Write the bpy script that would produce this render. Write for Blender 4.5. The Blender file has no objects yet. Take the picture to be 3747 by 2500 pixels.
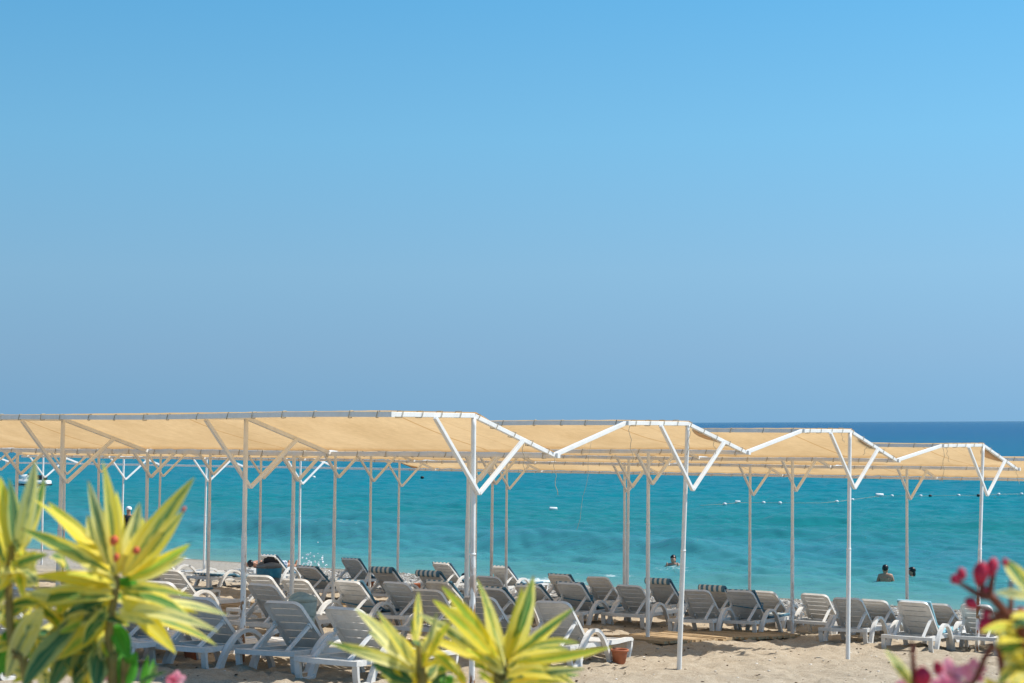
import bpy, bmesh, math, random
import numpy as np
from mathutils import Vector, Matrix

random.seed(7)
RNG = np.random.default_rng(11)
scene = bpy.context.scene
C = scene.collection
R = math.radians

# ------------------------------------------------------------------ camera
FPX = 6440.0                       # focal length in photo pixels (3747 x 2500)
CAMZ = 4.65                        # eye height above the sea
PITCH, ROLL = 2.66, -0.26
cam_data = bpy.data.cameras.new('camera')
cam = bpy.data.objects.new('camera', cam_data)
C.objects.link(cam)
cam_data.sensor_width = 36.0
cam_data.lens = 36.0 * FPX / 3747.0
cam_data.clip_start = 0.05
cam_data.clip_end = 90000
cam_data.dof.use_dof = True
cam_data.dof.focus_distance = 24.0
cam_data.dof.aperture_fstop = 9.5
CM = Matrix.Rotation(R(90 + PITCH), 3, 'X') @ Matrix.Rotation(R(ROLL), 3, 'Z')
cam.rotation_euler = CM.to_euler()
cam.location = (0, 0, CAMZ)
scene.camera = cam

# ------------------------------------------------------------------ axes of the beach
AZ = R(38.4)
VV = Vector((math.sin(AZ), math.cos(AZ), 0))      # towards the sea
UU = Vector((-VV.y, VV.x, 0))                     # along the shore, to the left
P0 = Vector((-0.41, 18.1, 0))                     # foot of the front corner post

# ------------------------------------------------------------------ sky, sun, exposure
SUN_EL = 54.0
sh = (-UU * 0.68 + VV * 0.73).normalized()
SUN_AZ = math.degrees(math.atan2(sh.x, sh.y))
world = bpy.data.worlds.new('World')
scene.world = world
world.use_nodes = True
wn, wl = world.node_tree.nodes, world.node_tree.links
sky = wn.new('ShaderNodeTexSky')
sky.sky_type = 'NISHITA'
sky.sun_disc = False
sky.sun_elevation = R(SUN_EL)
sky.sun_rotation = R(SUN_AZ)
sky.altitude = 0
sky.air_density = 1.0
sky.dust_density = 0.0
sky.ozone_density = 3.0
bg = wn['Background']
bg.inputs['Strength'].default_value = 0.12
# the air over the warm sea is clear: take the sky a little above its hazy rim, then grade it by height
tc = wn.new('ShaderNodeTexCoord'); sx = wn.new('ShaderNodeSeparateXYZ'); wl.new(tc.outputs['Generated'], sx.inputs[0])
zz_ = wn.new('ShaderNodeMath'); zz_.operation = 'MULTIPLY_ADD'; zz_.inputs[1].default_value = 0.70; zz_.inputs[2].default_value = 0.30
wl.new(sx.outputs[2], zz_.inputs[0])
cx = wn.new('ShaderNodeCombineXYZ'); wl.new(sx.outputs[0], cx.inputs[0]); wl.new(sx.outputs[1], cx.inputs[1]); wl.new(zz_.outputs[0], cx.inputs[2])
nv = wn.new('ShaderNodeVectorMath'); nv.operation = 'NORMALIZE'; wl.new(cx.outputs[0], nv.inputs[0]); wl.new(nv.outputs[0], sky.inputs['Vector'])
rp = wn.new('ShaderNodeValToRGB'); el = rp.color_ramp.elements
GRADE = [(0.0, (0.555, 0.66, 0.60)), (0.04, (0.71, 0.765, 0.655)), (0.085, (0.79, 0.90, 0.745)), (0.16, (0.67, 1.0, 0.87)), (0.237, (0.49, 0.945, 0.905)), (0.5, (0.45, 0.83, 0.84)), (1.0, (0.43, 0.75, 0.80))]
while len(el) < len(GRADE): el.new(0.5)
for e_, (p_, c_) in zip(el, GRADE): e_.position = p_; e_.color = (*c_, 1)
wl.new(sx.outputs[2], rp.inputs['Fac'])
mg = wn.new('ShaderNodeVectorMath'); mg.operation = 'MULTIPLY'; wl.new(sky.outputs['Color'], mg.inputs[0]); wl.new(rp.outputs['Color'], mg.inputs[1])
sc = wn.new('ShaderNodeVectorMath'); sc.operation = 'SCALE'; sc.inputs['Scale'].default_value = 1.46
wl.new(mg.outputs[0], sc.inputs[0]); wl.new(sc.outputs[0], bg.inputs['Color'])
sd = bpy.data.lights.new('sun', 'SUN')
sd.energy = 4.9
sd.angle = R(0.53)
sd.color = (1.0, 0.955, 0.88)
sun = bpy.data.objects.new('sun', sd)
C.objects.link(sun)
sdir = Vector((sh.x * math.cos(R(SUN_EL)), sh.y * math.cos(R(SUN_EL)), math.sin(R(SUN_EL))))
sun.rotation_euler = sdir.to_track_quat('Z', 'Y').to_euler()
sun.location = (10, -5, 30)
scene.view_settings.view_transform = 'Standard'
scene.view_settings.look = 'None'
scene.view_settings.exposure = 0.26
scene.view_settings.gamma = 1.0
scene.view_settings.use_curve_mapping = False

# ------------------------------------------------------------------ small helpers
def ray(px, py):
    return CM @ Vector(((px - 1873.5) / FPX, -(py - 1250.0) / FPX, -1.0))
def at_depth(px, py, depth):
    d = ray(px, py)
    return Vector((0, 0, CAMZ)) + d * (depth / d.y)
def vu(p):
    q = Vector((p[0] - P0.x, p[1] - P0.y, 0))
    return q.dot(VV), q.dot(UU)
def pos(v, u, z=0.0):
    q = P0 + VV * v + UU * u
    return Vector((q.x, q.y, z))
HV = [-300, -15, -11, -6, 0, 16, 27.3, 33, 60, 200]
HH = [1.4, 1.5, 1.62, 2.26, 2.69, 3.866, 4.66, 5.6, 9, 20]
def ground_v(v):
    return CAMZ - np.interp(v, HV, HH)
def ground(p):
    return float(ground_v(vu(p)[0]))
def on_ground(px, py, hh=0.0):
    d = ray(px, py)
    t0 = 3.0
    for k in range(600):
        t1 = t0 + 0.25
        p = Vector((0, 0, CAMZ)) + d * t1
        if p.z < ground(p) + hh:
            lo, hi = t0, t1
            for _ in range(20):
                m = 0.5 * (lo + hi)
                p = Vector((0, 0, CAMZ)) + d * m
                if p.z < ground(p) + hh: hi = m
                else: lo = m
            return p
        t0 = t1
    return p
def on_water(px, py):
    d = ray(px, py)
    return Vector((0, 0, CAMZ)) + d * (-CAMZ / d.z)

class MB:
    def __init__(self): self.v = []; self.f = []
    def add(self, vs, fs):
        o = len(self.v); self.v += [tuple(p) for p in vs]; self.f += [tuple(i + o for i in q) for q in fs]
    def box(self, c, s, m=None):
        x, y, z = s[0] / 2, s[1] / 2, s[2] / 2
        vs = [Vector((a * x, b * y, d * z)) for d in (-1, 1) for b in (-1, 1) for a in (-1, 1)]
        if m is not None: vs = [m @ q for q in vs]
        vs = [q + Vector(c) for q in vs]
        self.add(vs, [(0, 2, 3, 1), (4, 5, 7, 6), (0, 1, 5, 4), (2, 6, 7, 3), (0, 4, 6, 2), (1, 3, 7, 5)])
    def beam(self, a, b, w, h, up=(0, 0, 1)):
        a, b = Vector(a), Vector(b); d = (b - a).normalized()
        s = d.cross(Vector(up))
        if s.length < 1e-4: s = d.cross(Vector((1, 0, 0)))
        s.normalize(); t = s.cross(d)
        vs = [e + s * (i * w / 2) + t * (j * h / 2) for e in (a, b) for i, j in ((-1, -1), (1, -1), (1, 1), (-1, 1))]
        self.add(vs, [(0, 1, 2, 3), (7, 6, 5, 4), (0, 4, 5, 1), (1, 5, 6, 2), (2, 6, 7, 3), (3, 7, 4, 0)])
    def tube(self, pts, rad, n=8, cap=True):
        pts = [Vector(p) for p in pts]
        if not hasattr(rad, '__len__'): rad = [rad] * len(pts)
        o = len(self.v); ref = None
        for i, p in enumerate(pts):
            d = (pts[min(i + 1, len(pts) - 1)] - pts[max(i - 1, 0)]).normalized()
            if ref is None:
                ref = d.cross(Vector((0, 0, 1)))
                if ref.length < 1e-3: ref = d.cross(Vector((1, 0, 0)))
            ref = (ref - d * ref.dot(d)).normalized(); s = d.cross(ref)
            for k in range(n):
                a = 2 * math.pi * k / n
                self.v.append(tuple(p + (ref * math.cos(a) + s * math.sin(a)) * rad[i]))
        for i in range(len(pts) - 1):
            for k in range(n):
                k2 = (k + 1) % n
                self.f.append((o + i * n + k, o + i * n + k2, o + (i + 1) * n + k2, o + (i + 1) * n + k))
        if cap:
            self.f.append(tuple(o + k for k in range(n))[::-1])
            self.f.append(tuple(o + (len(pts) - 1) * n + k for k in range(n)))
    def ribbon(self, pts, y0, y1, th):
        """bar of rectangular section swept along points in the x-z plane, between y0 and y1"""
        o = len(self.v); n = len(pts)
        for i, (x, z) in enumerate(pts):
            a = pts[max(i - 1, 0)]; b = pts[min(i + 1, n - 1)]
            dx, dz = b[0] - a[0], b[1] - a[1]; l = math.hypot(dx, dz) or 1
            nx, nz = -dz / l, dx / l
            t = th[i] if hasattr(th, '__len__') else th
            for s, y in ((-1, y0), (-1, y1), (1, y1), (1, y0)):
                self.v.append((x + nx * t / 2 * s, y, z + nz * t / 2 * s))
        for i in range(n - 1):
            for k in range(4):
                k2 = (k + 1) % 4
                self.f.append((o + i * 4 + k, o + i * 4 + k2, o + i * 4 + 4 + k2, o + i * 4 + 4 + k))
        self.f.append((o + 3, o + 2, o + 1, o)); self.f.append(tuple(o + (n - 1) * 4 + k for k in range(4)))
    def lathe(self, prof, n=16, c=(0, 0, 0)):
        o = len(self.v)
        for r, z in prof:
            for k in range(n):
                a = 2 * math.pi * k / n
                self.v.append((c[0] + r * math.cos(a), c[1] + r * math.sin(a), c[2] + z))
        for i in range(len(prof) - 1):
            for k in range(n):
                k2 = (k + 1) % n
                self.f.append((o + i * n + k, o + i * n + k2, o + (i + 1) * n + k2, o + (i + 1) * n + k))
    def mesh(self, name, smooth=False):
        me = bpy.data.meshes.new(name)
        me.from_pydata(self.v, [], self.f)
        if smooth: me.polygons.foreach_set('use_smooth', [True] * len(me.polygons))
        me.update()
        return me
    def build(self, name, mat, parent=None, smooth=False, bevel=0.0, auto=None):
        return obj(name, self.mesh(name, smooth), mat, parent, bevel)
def fixn(me):
    bm = bmesh.new(); bm.from_mesh(me)
    bmesh.ops.recalc_face_normals(bm, faces=bm.faces); bm.to_mesh(me); bm.free()
def obj(name, me, mat=None, parent=None, bevel=0.0, shared=False):
    o = bpy.data.objects.new(name, me)
    C.objects.link(o)
    if not shared:
        fixn(me)
        if mat is not None and not me.materials: me.materials.append(mat)
    if parent is not None: o.parent = parent
    if bevel:
        b = o.modifiers.new('bevel', 'BEVEL'); b.width = bevel; b.segments = 2; b.limit_method = 'ANGLE'; b.angle_limit = R(40)
    return o
def tag(o, label=None, cat=None, group=None, kind=None):
    if label: o['label'] = label
    if cat: o['category'] = cat
    if group: o['group'] = group
    if kind: o['kind'] = kind
    return o
def empty(name, loc, rz=0.0):
    o = bpy.data.objects.new(name, None); C.objects.link(o)
    o.empty_display_size = 0.2; o.location = loc; o.rotation_euler = (0, 0, rz)
    return o
def bezier(ps, n):
    out = []
    m = len(ps) - 1
    for i in range(n + 1):
        t = i / n; q = [Vector(p) for p in ps]
        while len(q) > 1: q = [q[k].lerp(q[k + 1], t) for k in range(len(q) - 1)]
        out.append(q[0])
    return out
def catmull(ps, k=6):
    ps = [Vector(p) for p in ps]; out = []
    for i in range(len(ps) - 1):
        a = ps[max(i - 1, 0)]; b = ps[i]; c = ps[i + 1]; d = ps[min(i + 2, len(ps) - 1)]
        for j in range(k):
            t = j / k
            out.append(0.5 * ((2 * b) + (c - a) * t + (2 * a - 5 * b + 4 * c - d) * t * t + (-a + 3 * b - 3 * c + d) * t ** 3))
    out.append(ps[-1]); return out

# value noise, vectorised
_TAB = RNG.random((256, 256))
def vnoise(x, y):
    x = np.asarray(x, float); y = np.asarray(y, float)
    xi = np.floor(x).astype(int); yi = np.floor(y).astype(int)
    fx = x - xi; fy = y - yi
    fx = fx * fx * (3 - 2 * fx); fy = fy * fy * (3 - 2 * fy)
    g = lambda a, b: _TAB[a & 255, b & 255]
    return (g(xi, yi) * (1 - fx) + g(xi + 1, yi) * fx) * (1 - fy) + (g(xi, yi + 1) * (1 - fx) + g(xi + 1, yi + 1) * fx) * fy
def fbm(x, y, o=4):
    s = 0; a = 1; t = 0
    for k in range(o):
        s = s + a * vnoise(x * 2 ** k + 17.3 * k, y * 2 ** k + 9.1 * k); t += a; a *= 0.5
    return s / t - 0.5

# ------------------------------------------------------------------ materials
class NT:
    def __init__(self, name):
        self.m = bpy.data.materials.new(name); self.m.use_nodes = True
        self.t = self.m.node_tree; self.n = self.t.nodes; self.l = self.t.links
        self.b = self.n['Principled BSDF']; self.out = self.n['Material Output']
    def node(self, typ, **kw):
        x = self.n.new(typ)
        for k, v in kw.items(): setattr(x, k, v)
        return x
    def link(self, a, b): self.l.new(a, b)
    def coord(self, what='Object'):
        return self.node('ShaderNodeTexCoord').outputs[what]
    def noise(self, vec, scale, detail=3, rough=0.5, stretch=None):
        if stretch:
            mp = self.node('ShaderNodeMapping'); mp.inputs['Scale'].default_value = stretch
            self.link(vec, mp.inputs['Vector']); vec = mp.outputs['Vector']
        x = self.node('ShaderNodeTexNoise'); x.inputs['Scale'].default_value = scale
        x.inputs['Detail'].default_value = detail; x.inputs['Roughness'].default_value = rough
        self.link(vec, x.inputs['Vector']); return x.outputs['Fac']
    def ramp(self, fac, stops):
        x = self.node('ShaderNodeValToRGB'); e = x.color_ramp.elements
        while len(e) < len(stops): e.new(0.5)
        for el, (p, c) in zip(e, stops):
            el.position = p; el.color = (*c, 1) if len(c) == 3 else c
        self.link(fac, x.inputs['Fac']); return x.outputs['Color']
    def mix(self, fac, a, b):
        x = self.node('ShaderNodeMix', data_type='RGBA')
        if isinstance(fac, (int, float)): x.inputs[0].default_value = fac
        else: self.link(fac, x.inputs[0])
        for s, q in ((6, a), (7, b)):
            if isinstance(q, tuple): x.inputs[s].default_value = (*q, 1)
            else: self.link(q, x.inputs[s])
        return x.outputs[2]
    def math(self, op, a, b=None, c=None):
        x = self.node('ShaderNodeMath', operation=op)
        for i, q in enumerate((a, b, c)):
            if q is None: continue
            if isinstance(q, (int, float)): x.inputs[i].default_value = q
            else: self.link(q, x.inputs[i])
        return x.outputs[0]
    def attr(self, name, what='Fac'):
        return self.node('ShaderNodeAttribute', attribute_name=name).outputs[what]
    def bump(self, h, strength=0.3, dist=0.02):
        x = self.node('ShaderNodeBump'); x.inputs['Strength'].default_value = strength
        x.inputs['Distance'].default_value = dist
        self.link(h, x.inputs['Height']); self.link(x.outputs['Normal'], self.b.inputs['Normal']); return x
    def set(self, col=None, rough=None, spec=None):
        if col is not None:
            if isinstance(col, tuple): self.b.inputs['Base Color'].default_value = (*col, 1)
            else: self.link(col, self.b.inputs['Base Color'])
        if rough is not None: self.b.inputs['Roughness'].default_value = rough
        if spec is not None: self.b.inputs['Specular IOR Level'].default_value = spec
        return self.m
def speckled(name, c1, c2, scale=8, rough=0.5, spec=0.3, bump=0.0, detail=4):
    t = NT(name); f = t.noise(t.coord(), scale, detail, 0.6)
    t.set(t.ramp(f, [(0.3, c1), (0.7, c2)]), rough, spec)
    if bump: t.bump(f, bump, 0.01)
    return t.m

def m_sand():
    t = NT('sand'); co = t.coord()
    big = t.noise(co, 0.9, 3); fine = t.noise(co, 60, 4, 0.7); mid = t.noise(co, 9, 4, 0.6); grain = t.noise(co, 260, 2)
    c = t.ramp(mid, [(0.28, (0.35, 0.29, 0.215)), (0.55, (0.45, 0.38, 0.285)), (0.8, (0.52, 0.45, 0.35))])
    c = t.mix(t.ramp(fine, [(0.38, (0, 0, 0)), (0.60, (1, 1, 1))]), t.mix(0.5, c, (0.20, 0.15, 0.10)), c)
    c = t.mix(t.math('MULTIPLY', t.ramp(grain, [(0.64, (0, 0, 0)), (0.75, (1, 1, 1))]), 0.35), c, (0.78, 0.72, 0.62))
    # the gravel and the wet strip by the water
    peb = t.attr('gravel')
    vor = t.node('ShaderNodeTexVoronoi'); vor.inputs['Scale'].default_value = 22; t.link(co, vor.inputs['Vector'])
    pc = t.ramp(vor.outputs['Color'], [(0.0, (0.10, 0.085, 0.07)), (0.5, (0.32, 0.275, 0.22)), (1.0, (0.55, 0.51, 0.45))])
    c = t.mix(t.math('MULTIPLY', peb, t.ramp(big, [(0.3, (0.5, 0.5, 0.5)), (0.6, (1, 1, 1))])), c, pc)
    wet = t.attr('wet')
    c = t.mix(t.math('MULTIPLY', wet, 0.75), c, (0.17, 0.135, 0.09))
    h = t.math('ADD', t.math('MULTIPLY', mid, 0.6), t.math('MULTIPLY', fine, 0.5))
    t.bump(h, 0.75, 0.03)
    return t.set(c, 0.9, 0.15)
def m_plastic():
    t = NT('white_plastic'); co = t.coord()
    f = t.noise(co, 5, 5, 0.65); g = t.noise(co, 26, 4, 0.7)
    c = t.ramp(f, [(0.28, (0.60, 0.59, 0.565)), (0.55, (0.715, 0.705, 0.685))])
    c = t.mix(t.math('MULTIPLY', t.ramp(g, [(0.5, (0, 0, 0)), (0.72, (1, 1, 1))]), 0.35), c, (0.46, 0.425, 0.36))
    oi = t.node('ShaderNodeObjectInfo').outputs['Random']
    c = t.mix(t.math('MULTIPLY', oi, 0.16), c, (0.50, 0.475, 0.42))
    t.bump(g, 0.05, 0.004)
    return t.set(c, 0.42, 0.4)
def m_paint():
    t = NT('white_paint'); co = t.coord()
    f = t.noise(co, 7, 5, 0.7); r = t.noise(co, 3.2, 5, 0.65, (3, 3, 1))
    c = t.ramp(f, [(0.3, (0.73, 0.71, 0.67)), (0.6, (0.82, 0.81, 0.78))])
    rust = t.attr('rust')
    k = t.math('MULTIPLY', t.ramp(r, [(0.48, (0, 0, 0)), (0.54, (1, 1, 1))]), rust)
    c = t.mix(k, c, t.ramp(f, [(0.3, (0.16, 0.06, 0.02)), (0.7, (0.38, 0.19, 0.07))]))
    t.bump(f, 0.12, 0.004)
    return t.set(c, 0.5, 0.35)
def m_fabric():
    t = NT('shade_fabric'); co = t.coord('Generated'); ob = t.coord('Object')
    w = t.noise(ob, 55, 2, 0.5, (0.05, 1, 1)); b = t.noise(ob, 1.3, 4, 0.6); s = t.noise(ob, 140, 1)
    su = t.attr('su'); edge = t.attr('edge')
    l1 = t.math('LESS_THAN', t.math('ABSOLUTE', t.math('SUBTRACT', t.math('FRACT', t.math('DIVIDE', su, 3.3)), 0.35)), 0.0045)
    l2 = t.math('LESS_THAN', t.math('ABSOLUTE', t.math('SUBTRACT', t.math('FRACT', t.math('DIVIDE', su, 3.3)), 0.22)), 0.002)
    seam = t.math('MAXIMUM', t.math('MAXIMUM', l1, t.math('MULTIPLY', l2, 0.5)), edge)
    def tint(c, k): return tuple(min(1, x * k) for x in c)
    wr = t.ramp(t.math('ADD', t.math('MULTIPLY', w, 0.6), t.math('MULTIPLY', s, 0.4)), [(0.3, (0.76, 0.75, 0.74)), (0.7, (1, 1, 1))])
    br = t.ramp(b, [(0.28, (0.84, 0.81, 0.76)), (0.65, (1, 1, 1))])
    def mul(a, bb):
        x = t.node('ShaderNodeMix', data_type='RGBA', blend_type='MULTIPLY'); x.inputs[0].default_value = 1
        for i, q in ((6, a), (7, bb)):
            if isinstance(q, tuple): x.inputs[i].default_value = (*q, 1)
            else: t.link(q, x.inputs[i])
        return x.outputs[2]
    k = mul(wr, br)
    k = mul(k, t.mix(t.math('MULTIPLY', seam, 0.8), (1, 1, 1), (0.72, 0.58, 0.42)))
    tr = t.node('ShaderNodeBsdfTranslucent'); t.link(mul(k, (0.79, 0.53, 0.265)), tr.inputs['Color'])
    df = t.node('ShaderNodeBsdfDiffuse'); t.link(mul(k, (0.80, 0.70, 0.56)), df.inputs['Color'])
    ms = t.node('ShaderNodeMixShader'); ms.inputs[0].default_value = 0.56
    t.link(df.outputs[0], ms.inputs[1]); t.link(tr.outputs[0], ms.inputs[2]); t.link(ms.outputs[0], t.out.inputs['Surface'])
    t.n.remove(t.b)
    return t.m
def m_leaf(name, green, pale, yellow, amount, trans=0.52):
    """variegated blade: irregular green stripe along the midrib, cream and yellow margins"""
    t = NT(name); a = t.attr('across'); l = t.attr('along'); rnd = t.attr('seed')
    cv = t.node('ShaderNodeCombineXYZ'); t.link(t.math('MULTIPLY', a, 2.2), cv.inputs[0]); t.link(t.math('MULTIPLY', l, 3.0), cv.inputs[1]); t.link(t.math('MULTIPLY', rnd, 31), cv.inputs[2])
    n1 = t.noise(cv.outputs[0], 1.3, 3, 0.55); 
    cv2 = t.node('ShaderNodeCombineXYZ'); t.link(t.math('MULTIPLY', a, 9), cv2.inputs[0]); t.link(l, cv2.inputs[1]); t.link(t.math('MULTIPLY', rnd, 57), cv2.inputs[2])
    n2 = t.noise(cv2.outputs[0], 1.0, 3, 0.6)
    ab = t.math('ABSOLUTE', a)
    w = t.math('ADD', t.math('MULTIPLY', t.math('SUBTRACT', n1, 0.5), 1.1), amount)
    w = t.math('ADD', w, t.math('MULTIPLY', t.math('SUBTRACT', rnd, 0.5), 0.5))
    w = t.math('ADD', w, t.math('MULTIPLY', t.math('SUBTRACT', l, 0.55), 0.35))
    g = t.math('SUBTRACT', w, ab)
    gm = t.node('ShaderNodeMapRange'); gm.inputs[1].default_value = -0.06; gm.inputs[2].default_value = 0.10
    t.link(g, gm.inputs[0])
    yel = t.mix(t.ramp(n2, [(0.38, (0, 0, 0)), (0.62, (1, 1, 1))]), yellow, pale)
    grn = t.mix(t.ramp(n2, [(0.4, (0, 0, 0)), (0.6, (1, 1, 1))]), green, tuple(min(1, x * 2.1 + 0.02) for x in green))
    c = t.mix(gm.outputs[0], yel, grn)
    tip = t.ramp(l, [(0.955, (0, 0, 0)), (0.985, (1, 1, 1))])
    c = t.mix(t.math('MULTIPLY', tip, t.math('GREATER_THAN', rnd, 0.6)), c, (0.20, 0.07, 0.03))
    rib = t.node('ShaderNodeMapRange'); rib.inputs[1].default_value = 0.10; rib.inputs[2].default_value = 0.03
    t.link(ab, rib.inputs[0]); c = t.mix(t.math('MULTIPLY', rib.outputs[0], 0.5), c, pale)
    t.set(c, 0.5, 0.22)
    t.bump(n2, 0.25, 0.001)
    tr = t.node('ShaderNodeBsdfTranslucent'); t.link(c, tr.inputs['Color'])
    ms = t.node('ShaderNodeMixShader'); ms.inputs[0].default_value = trans
    t.link(t.b.outputs[0], ms.inputs[1]); t.link(tr.outputs[0], ms.inputs[2]); t.link(ms.outputs[0], t.out.inputs['Surface'])
    return t.m
def m_petal(name, c1, c2, trans=0.35):
    t = NT(name); f = t.noise(t.coord(), 60, 3)
    c = t.ramp(f, [(0.35, c1), (0.65, c2)]); t.set(c, 0.5, 0.2)
    tr = t.node('ShaderNodeBsdfTranslucent'); t.link(c, tr.inputs['Color'])
    ms = t.node('ShaderNodeMixShader'); ms.inputs[0].default_value = trans
    t.link(t.b.outputs[0], ms.inputs[1]); t.link(tr.outputs[0], ms.inputs[2]); t.link(ms.outputs[0], t.out.inputs['Surface'])
    return t.m
def m_sea():
    t = NT('sea_water'); co = t.coord(); off = t.attr('offshore'); foam = t.attr('foam')
    n = t.noise(co, 0.035, 4, 0.55); n3 = t.noise(co, 0.35, 4, 0.6)
    d = t.math('ADD', off, t.math('MULTIPLY', t.math('SUBTRACT', n, 0.5), 0.13))
    c = t.ramp(d, [(0.0, (0.13, 0.25, 0.22)), (0.15, (0.055, 0.23, 0.235)), (0.27, (0.030, 0.185, 0.22)), (0.37, (0.013, 0.170, 0.180)),
                   (0.48, (0.004, 0.166, 0.205)), (0.59, (0.003, 0.142, 0.205)), (0.70, (0.003, 0.106, 0.195)), (0.9, (0.002, 0.080, 0.185))])
    fn = t.noise(co, 3.2, 5, 0.7); fn2 = t.noise(co, 14, 3, 0.7)
    ff = t.math('ADD', foam, t.math('SUBTRACT', t.math('ADD', t.math('MULTIPLY', fn, 0.6), t.math('MULTIPLY', fn2, 0.4)), 1.0))
    fr = t.node('ShaderNodeMapRange'); fr.inputs[1].default_value = -0.05; fr.inputs[2].default_value = 0.12
    t.link(ff, fr.inputs[0])
    c = t.mix(fr.outputs[0], c, (0.82, 0.85, 0.85))
    mp = t.node('ShaderNodeMapping'); mp.inputs['Rotation'].default_value = (0, 0, R(12)); t.link(co, mp.inputs['Vector']); wc = mp.outputs['Vector']
    w1 = t.noise(wc, 4.0, 4, 0.6, (0.6, 1, 1)); w2 = t.noise(wc, 1.25, 4, 0.55, (0.5, 1, 1)); w3 = t.noise(wc, 0.3, 3, 0.5, (0.5, 1, 1))
    hh_ = t.math('ADD', t.math('MULTIPLY', w1, 0.16), t.math('ADD', t.math('MULTIPLY', w2, 0.75), t.math('MULTIPLY', w3, 1.5)))
    bp = t.bump(hh_, 1.0, 0.5)
    # choppy water mirrors the sky only on its flatter facets: body colour plus a limited gloss
    df = t.node('ShaderNodeBsdfDiffuse'); t.link(c, df.inputs['Color'])
    gl = t.node('ShaderNodeBsdfGlossy'); gl.inputs['Roughness'].default_value = 0.12; t.link(bp.outputs['Normal'], gl.inputs['Normal'])
    lw = t.node('ShaderNodeLayerWeight'); lw.inputs['Blend'].default_value = 0.5; t.link(bp.outputs['Normal'], lw.inputs['Normal'])
    fac = t.math('MULTIPLY', t.math('POWER', lw.outputs['Facing'], 9.0), 0.85)
    fac = t.math('MULTIPLY', t.math('ADD', fac, 0.02), t.math('SUBTRACT', 1.0, fr.outputs[0]))
    ms = t.node('ShaderNodeMixShader'); t.link(fac, ms.inputs[0]); t.link(df.outputs[0], ms.inputs[1]); t.link(gl.outputs[0], ms.inputs[2])
    t.link(ms.outputs[0], t.out.inputs['Surface']); t.n.remove(t.b)
    return t.m
def m_stripe():
    t = NT('striped_cushion'); co = t.coord()
    sx = t.node('ShaderNodeSeparateXYZ'); t.link(co, sx.inputs[0])
    w = t.math('SINE', t.math('MULTIPLY', sx.outputs[1], 2 * math.pi / 0.095))
    n = t.noise(co, 14, 3)
    k = t.ramp(w, [(0.46, (0, 0, 0)), (0.54, (1, 1, 1))])
    mr = t.node('ShaderNodeMapRange'); mr.inputs[1].default_value = -0.15; mr.inputs[2].default_value = 0.15; t.link(w, mr.inputs[0])
    edge = t.math('GREATER_THAN', t.math('ABSOLUTE', sx.outputs[1]), 0.226)
    c = t.mix(mr.outputs[0], (0.055, 0.17, 0.25), (0.62, 0.60, 0.54))
    c = t.mix(edge, c, (0.035, 0.13, 0.20))
    c = t.mix(t.math('MULTIPLY', n, 0.25), c, (0.3, 0.33, 0.34))
    return t.set(c, 0.85, 0.15)
def m_plaid():
    t = NT('plaid_cloth'); co = t.coord('Generated'); sx = t.node('ShaderNodeSeparateXYZ'); t.link(co, sx.inputs[0])
    a = t.math('GREATER_THAN', t.math('SINE', t.math('MULTIPLY', sx.outputs[0], 40)), 0.3)
    b = t.math('GREATER_THAN', t.math('SINE', t.math('MULTIPLY', sx.outputs[1], 34)), 0.3)
    k = t.math('MULTIPLY', t.math('ADD', a, b), 0.5)
    return t.set(t.mix(k, (0.62, 0.64, 0.68), (0.03, 0.05, 0.12)), 0.85, 0.1)

SAND = m_sand(); PLASTIC = m_plastic(); PAINT = m_paint(); FABRIC = m_fabric(); SEA = m_sea(); STRIPE = m_stripe()
L_VAR = m_leaf('variegated_leaf', (0.055, 0.17, 0.035), (0.93, 0.86, 0.30), (0.95, 0.74, 0.02), 0.34)
L_YEL = m_leaf('yellow_leaf', (0.24, 0.36, 0.03), (0.95, 0.84, 0.17), (0.96, 0.74, 0.015), 0.16)
L_CRM = m_leaf('cream_leaf', (0.07, 0.15, 0.06), (0.93, 0.89, 0.46), (0.93, 0.82, 0.16), 0.25)
L_GRN = m_leaf('green_leaf', (0.03, 0.10, 0.035), (0.40, 0.44, 0.16), (0.32, 0.36, 0.08), 0.78, 0.3)
L_BRI = m_leaf('bright_green_leaf', (0.06, 0.24, 0.02), (0.20, 0.40, 0.05), (0.16, 0.36, 0.04), 1.2)
STEM = speckled('plant_stem', (0.16, 0.11, 0.03), (0.30, 0.24, 0.06), 30, 0.6)
STEMR = speckled('red_stem', (0.15, 0.035, 0.02), (0.26, 0.08, 0.045), 30, 0.6)
PINK = m_petal('pink_petal', (0.92, 0.22, 0.38), (0.97, 0.50, 0.60), 0.55)
RED = m_petal('red_bud', (0.50, 0.015, 0.045), (0.72, 0.06, 0.12), 0.25)
TERRA = speckled('terracotta', (0.36, 0.125, 0.065), (0.45, 0.17, 0.09), 12, 0.75, 0.2, 0.1)
WOOD = speckled('plank_wood', (0.30, 0.20, 0.11), (0.50, 0.37, 0.22), 9, 0.85, 0.15, 0.3, 6)
ROPE = speckled('rope_fibre', (0.34, 0.28, 0.19), (0.56, 0.48, 0.35), 60, 0.9, 0.1)
CORD = speckled('blue_cord', (0.03, 0.14, 0.22), (0.06, 0.22, 0.32), 40, 0.8, 0.1)
GREYP = speckled('grey_plastic', (0.15, 0.165, 0.175), (0.21, 0.225, 0.235), 10, 0.55, 0.3)
BLACKP = speckled('black_plastic', (0.012, 0.012, 0.014), (0.03, 0.03, 0.034), 12, 0.5, 0.3)
BAG = speckled('blue_bag', (0.01, 0.13, 0.24), (0.03, 0.26, 0.40), 7, 0.35, 0.45, 0.5)
BAGP = speckled('pale_green_bag', (0.26, 0.36, 0.35), (0.40, 0.50, 0.48), 9, 0.4, 0.4, 0.5)
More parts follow.
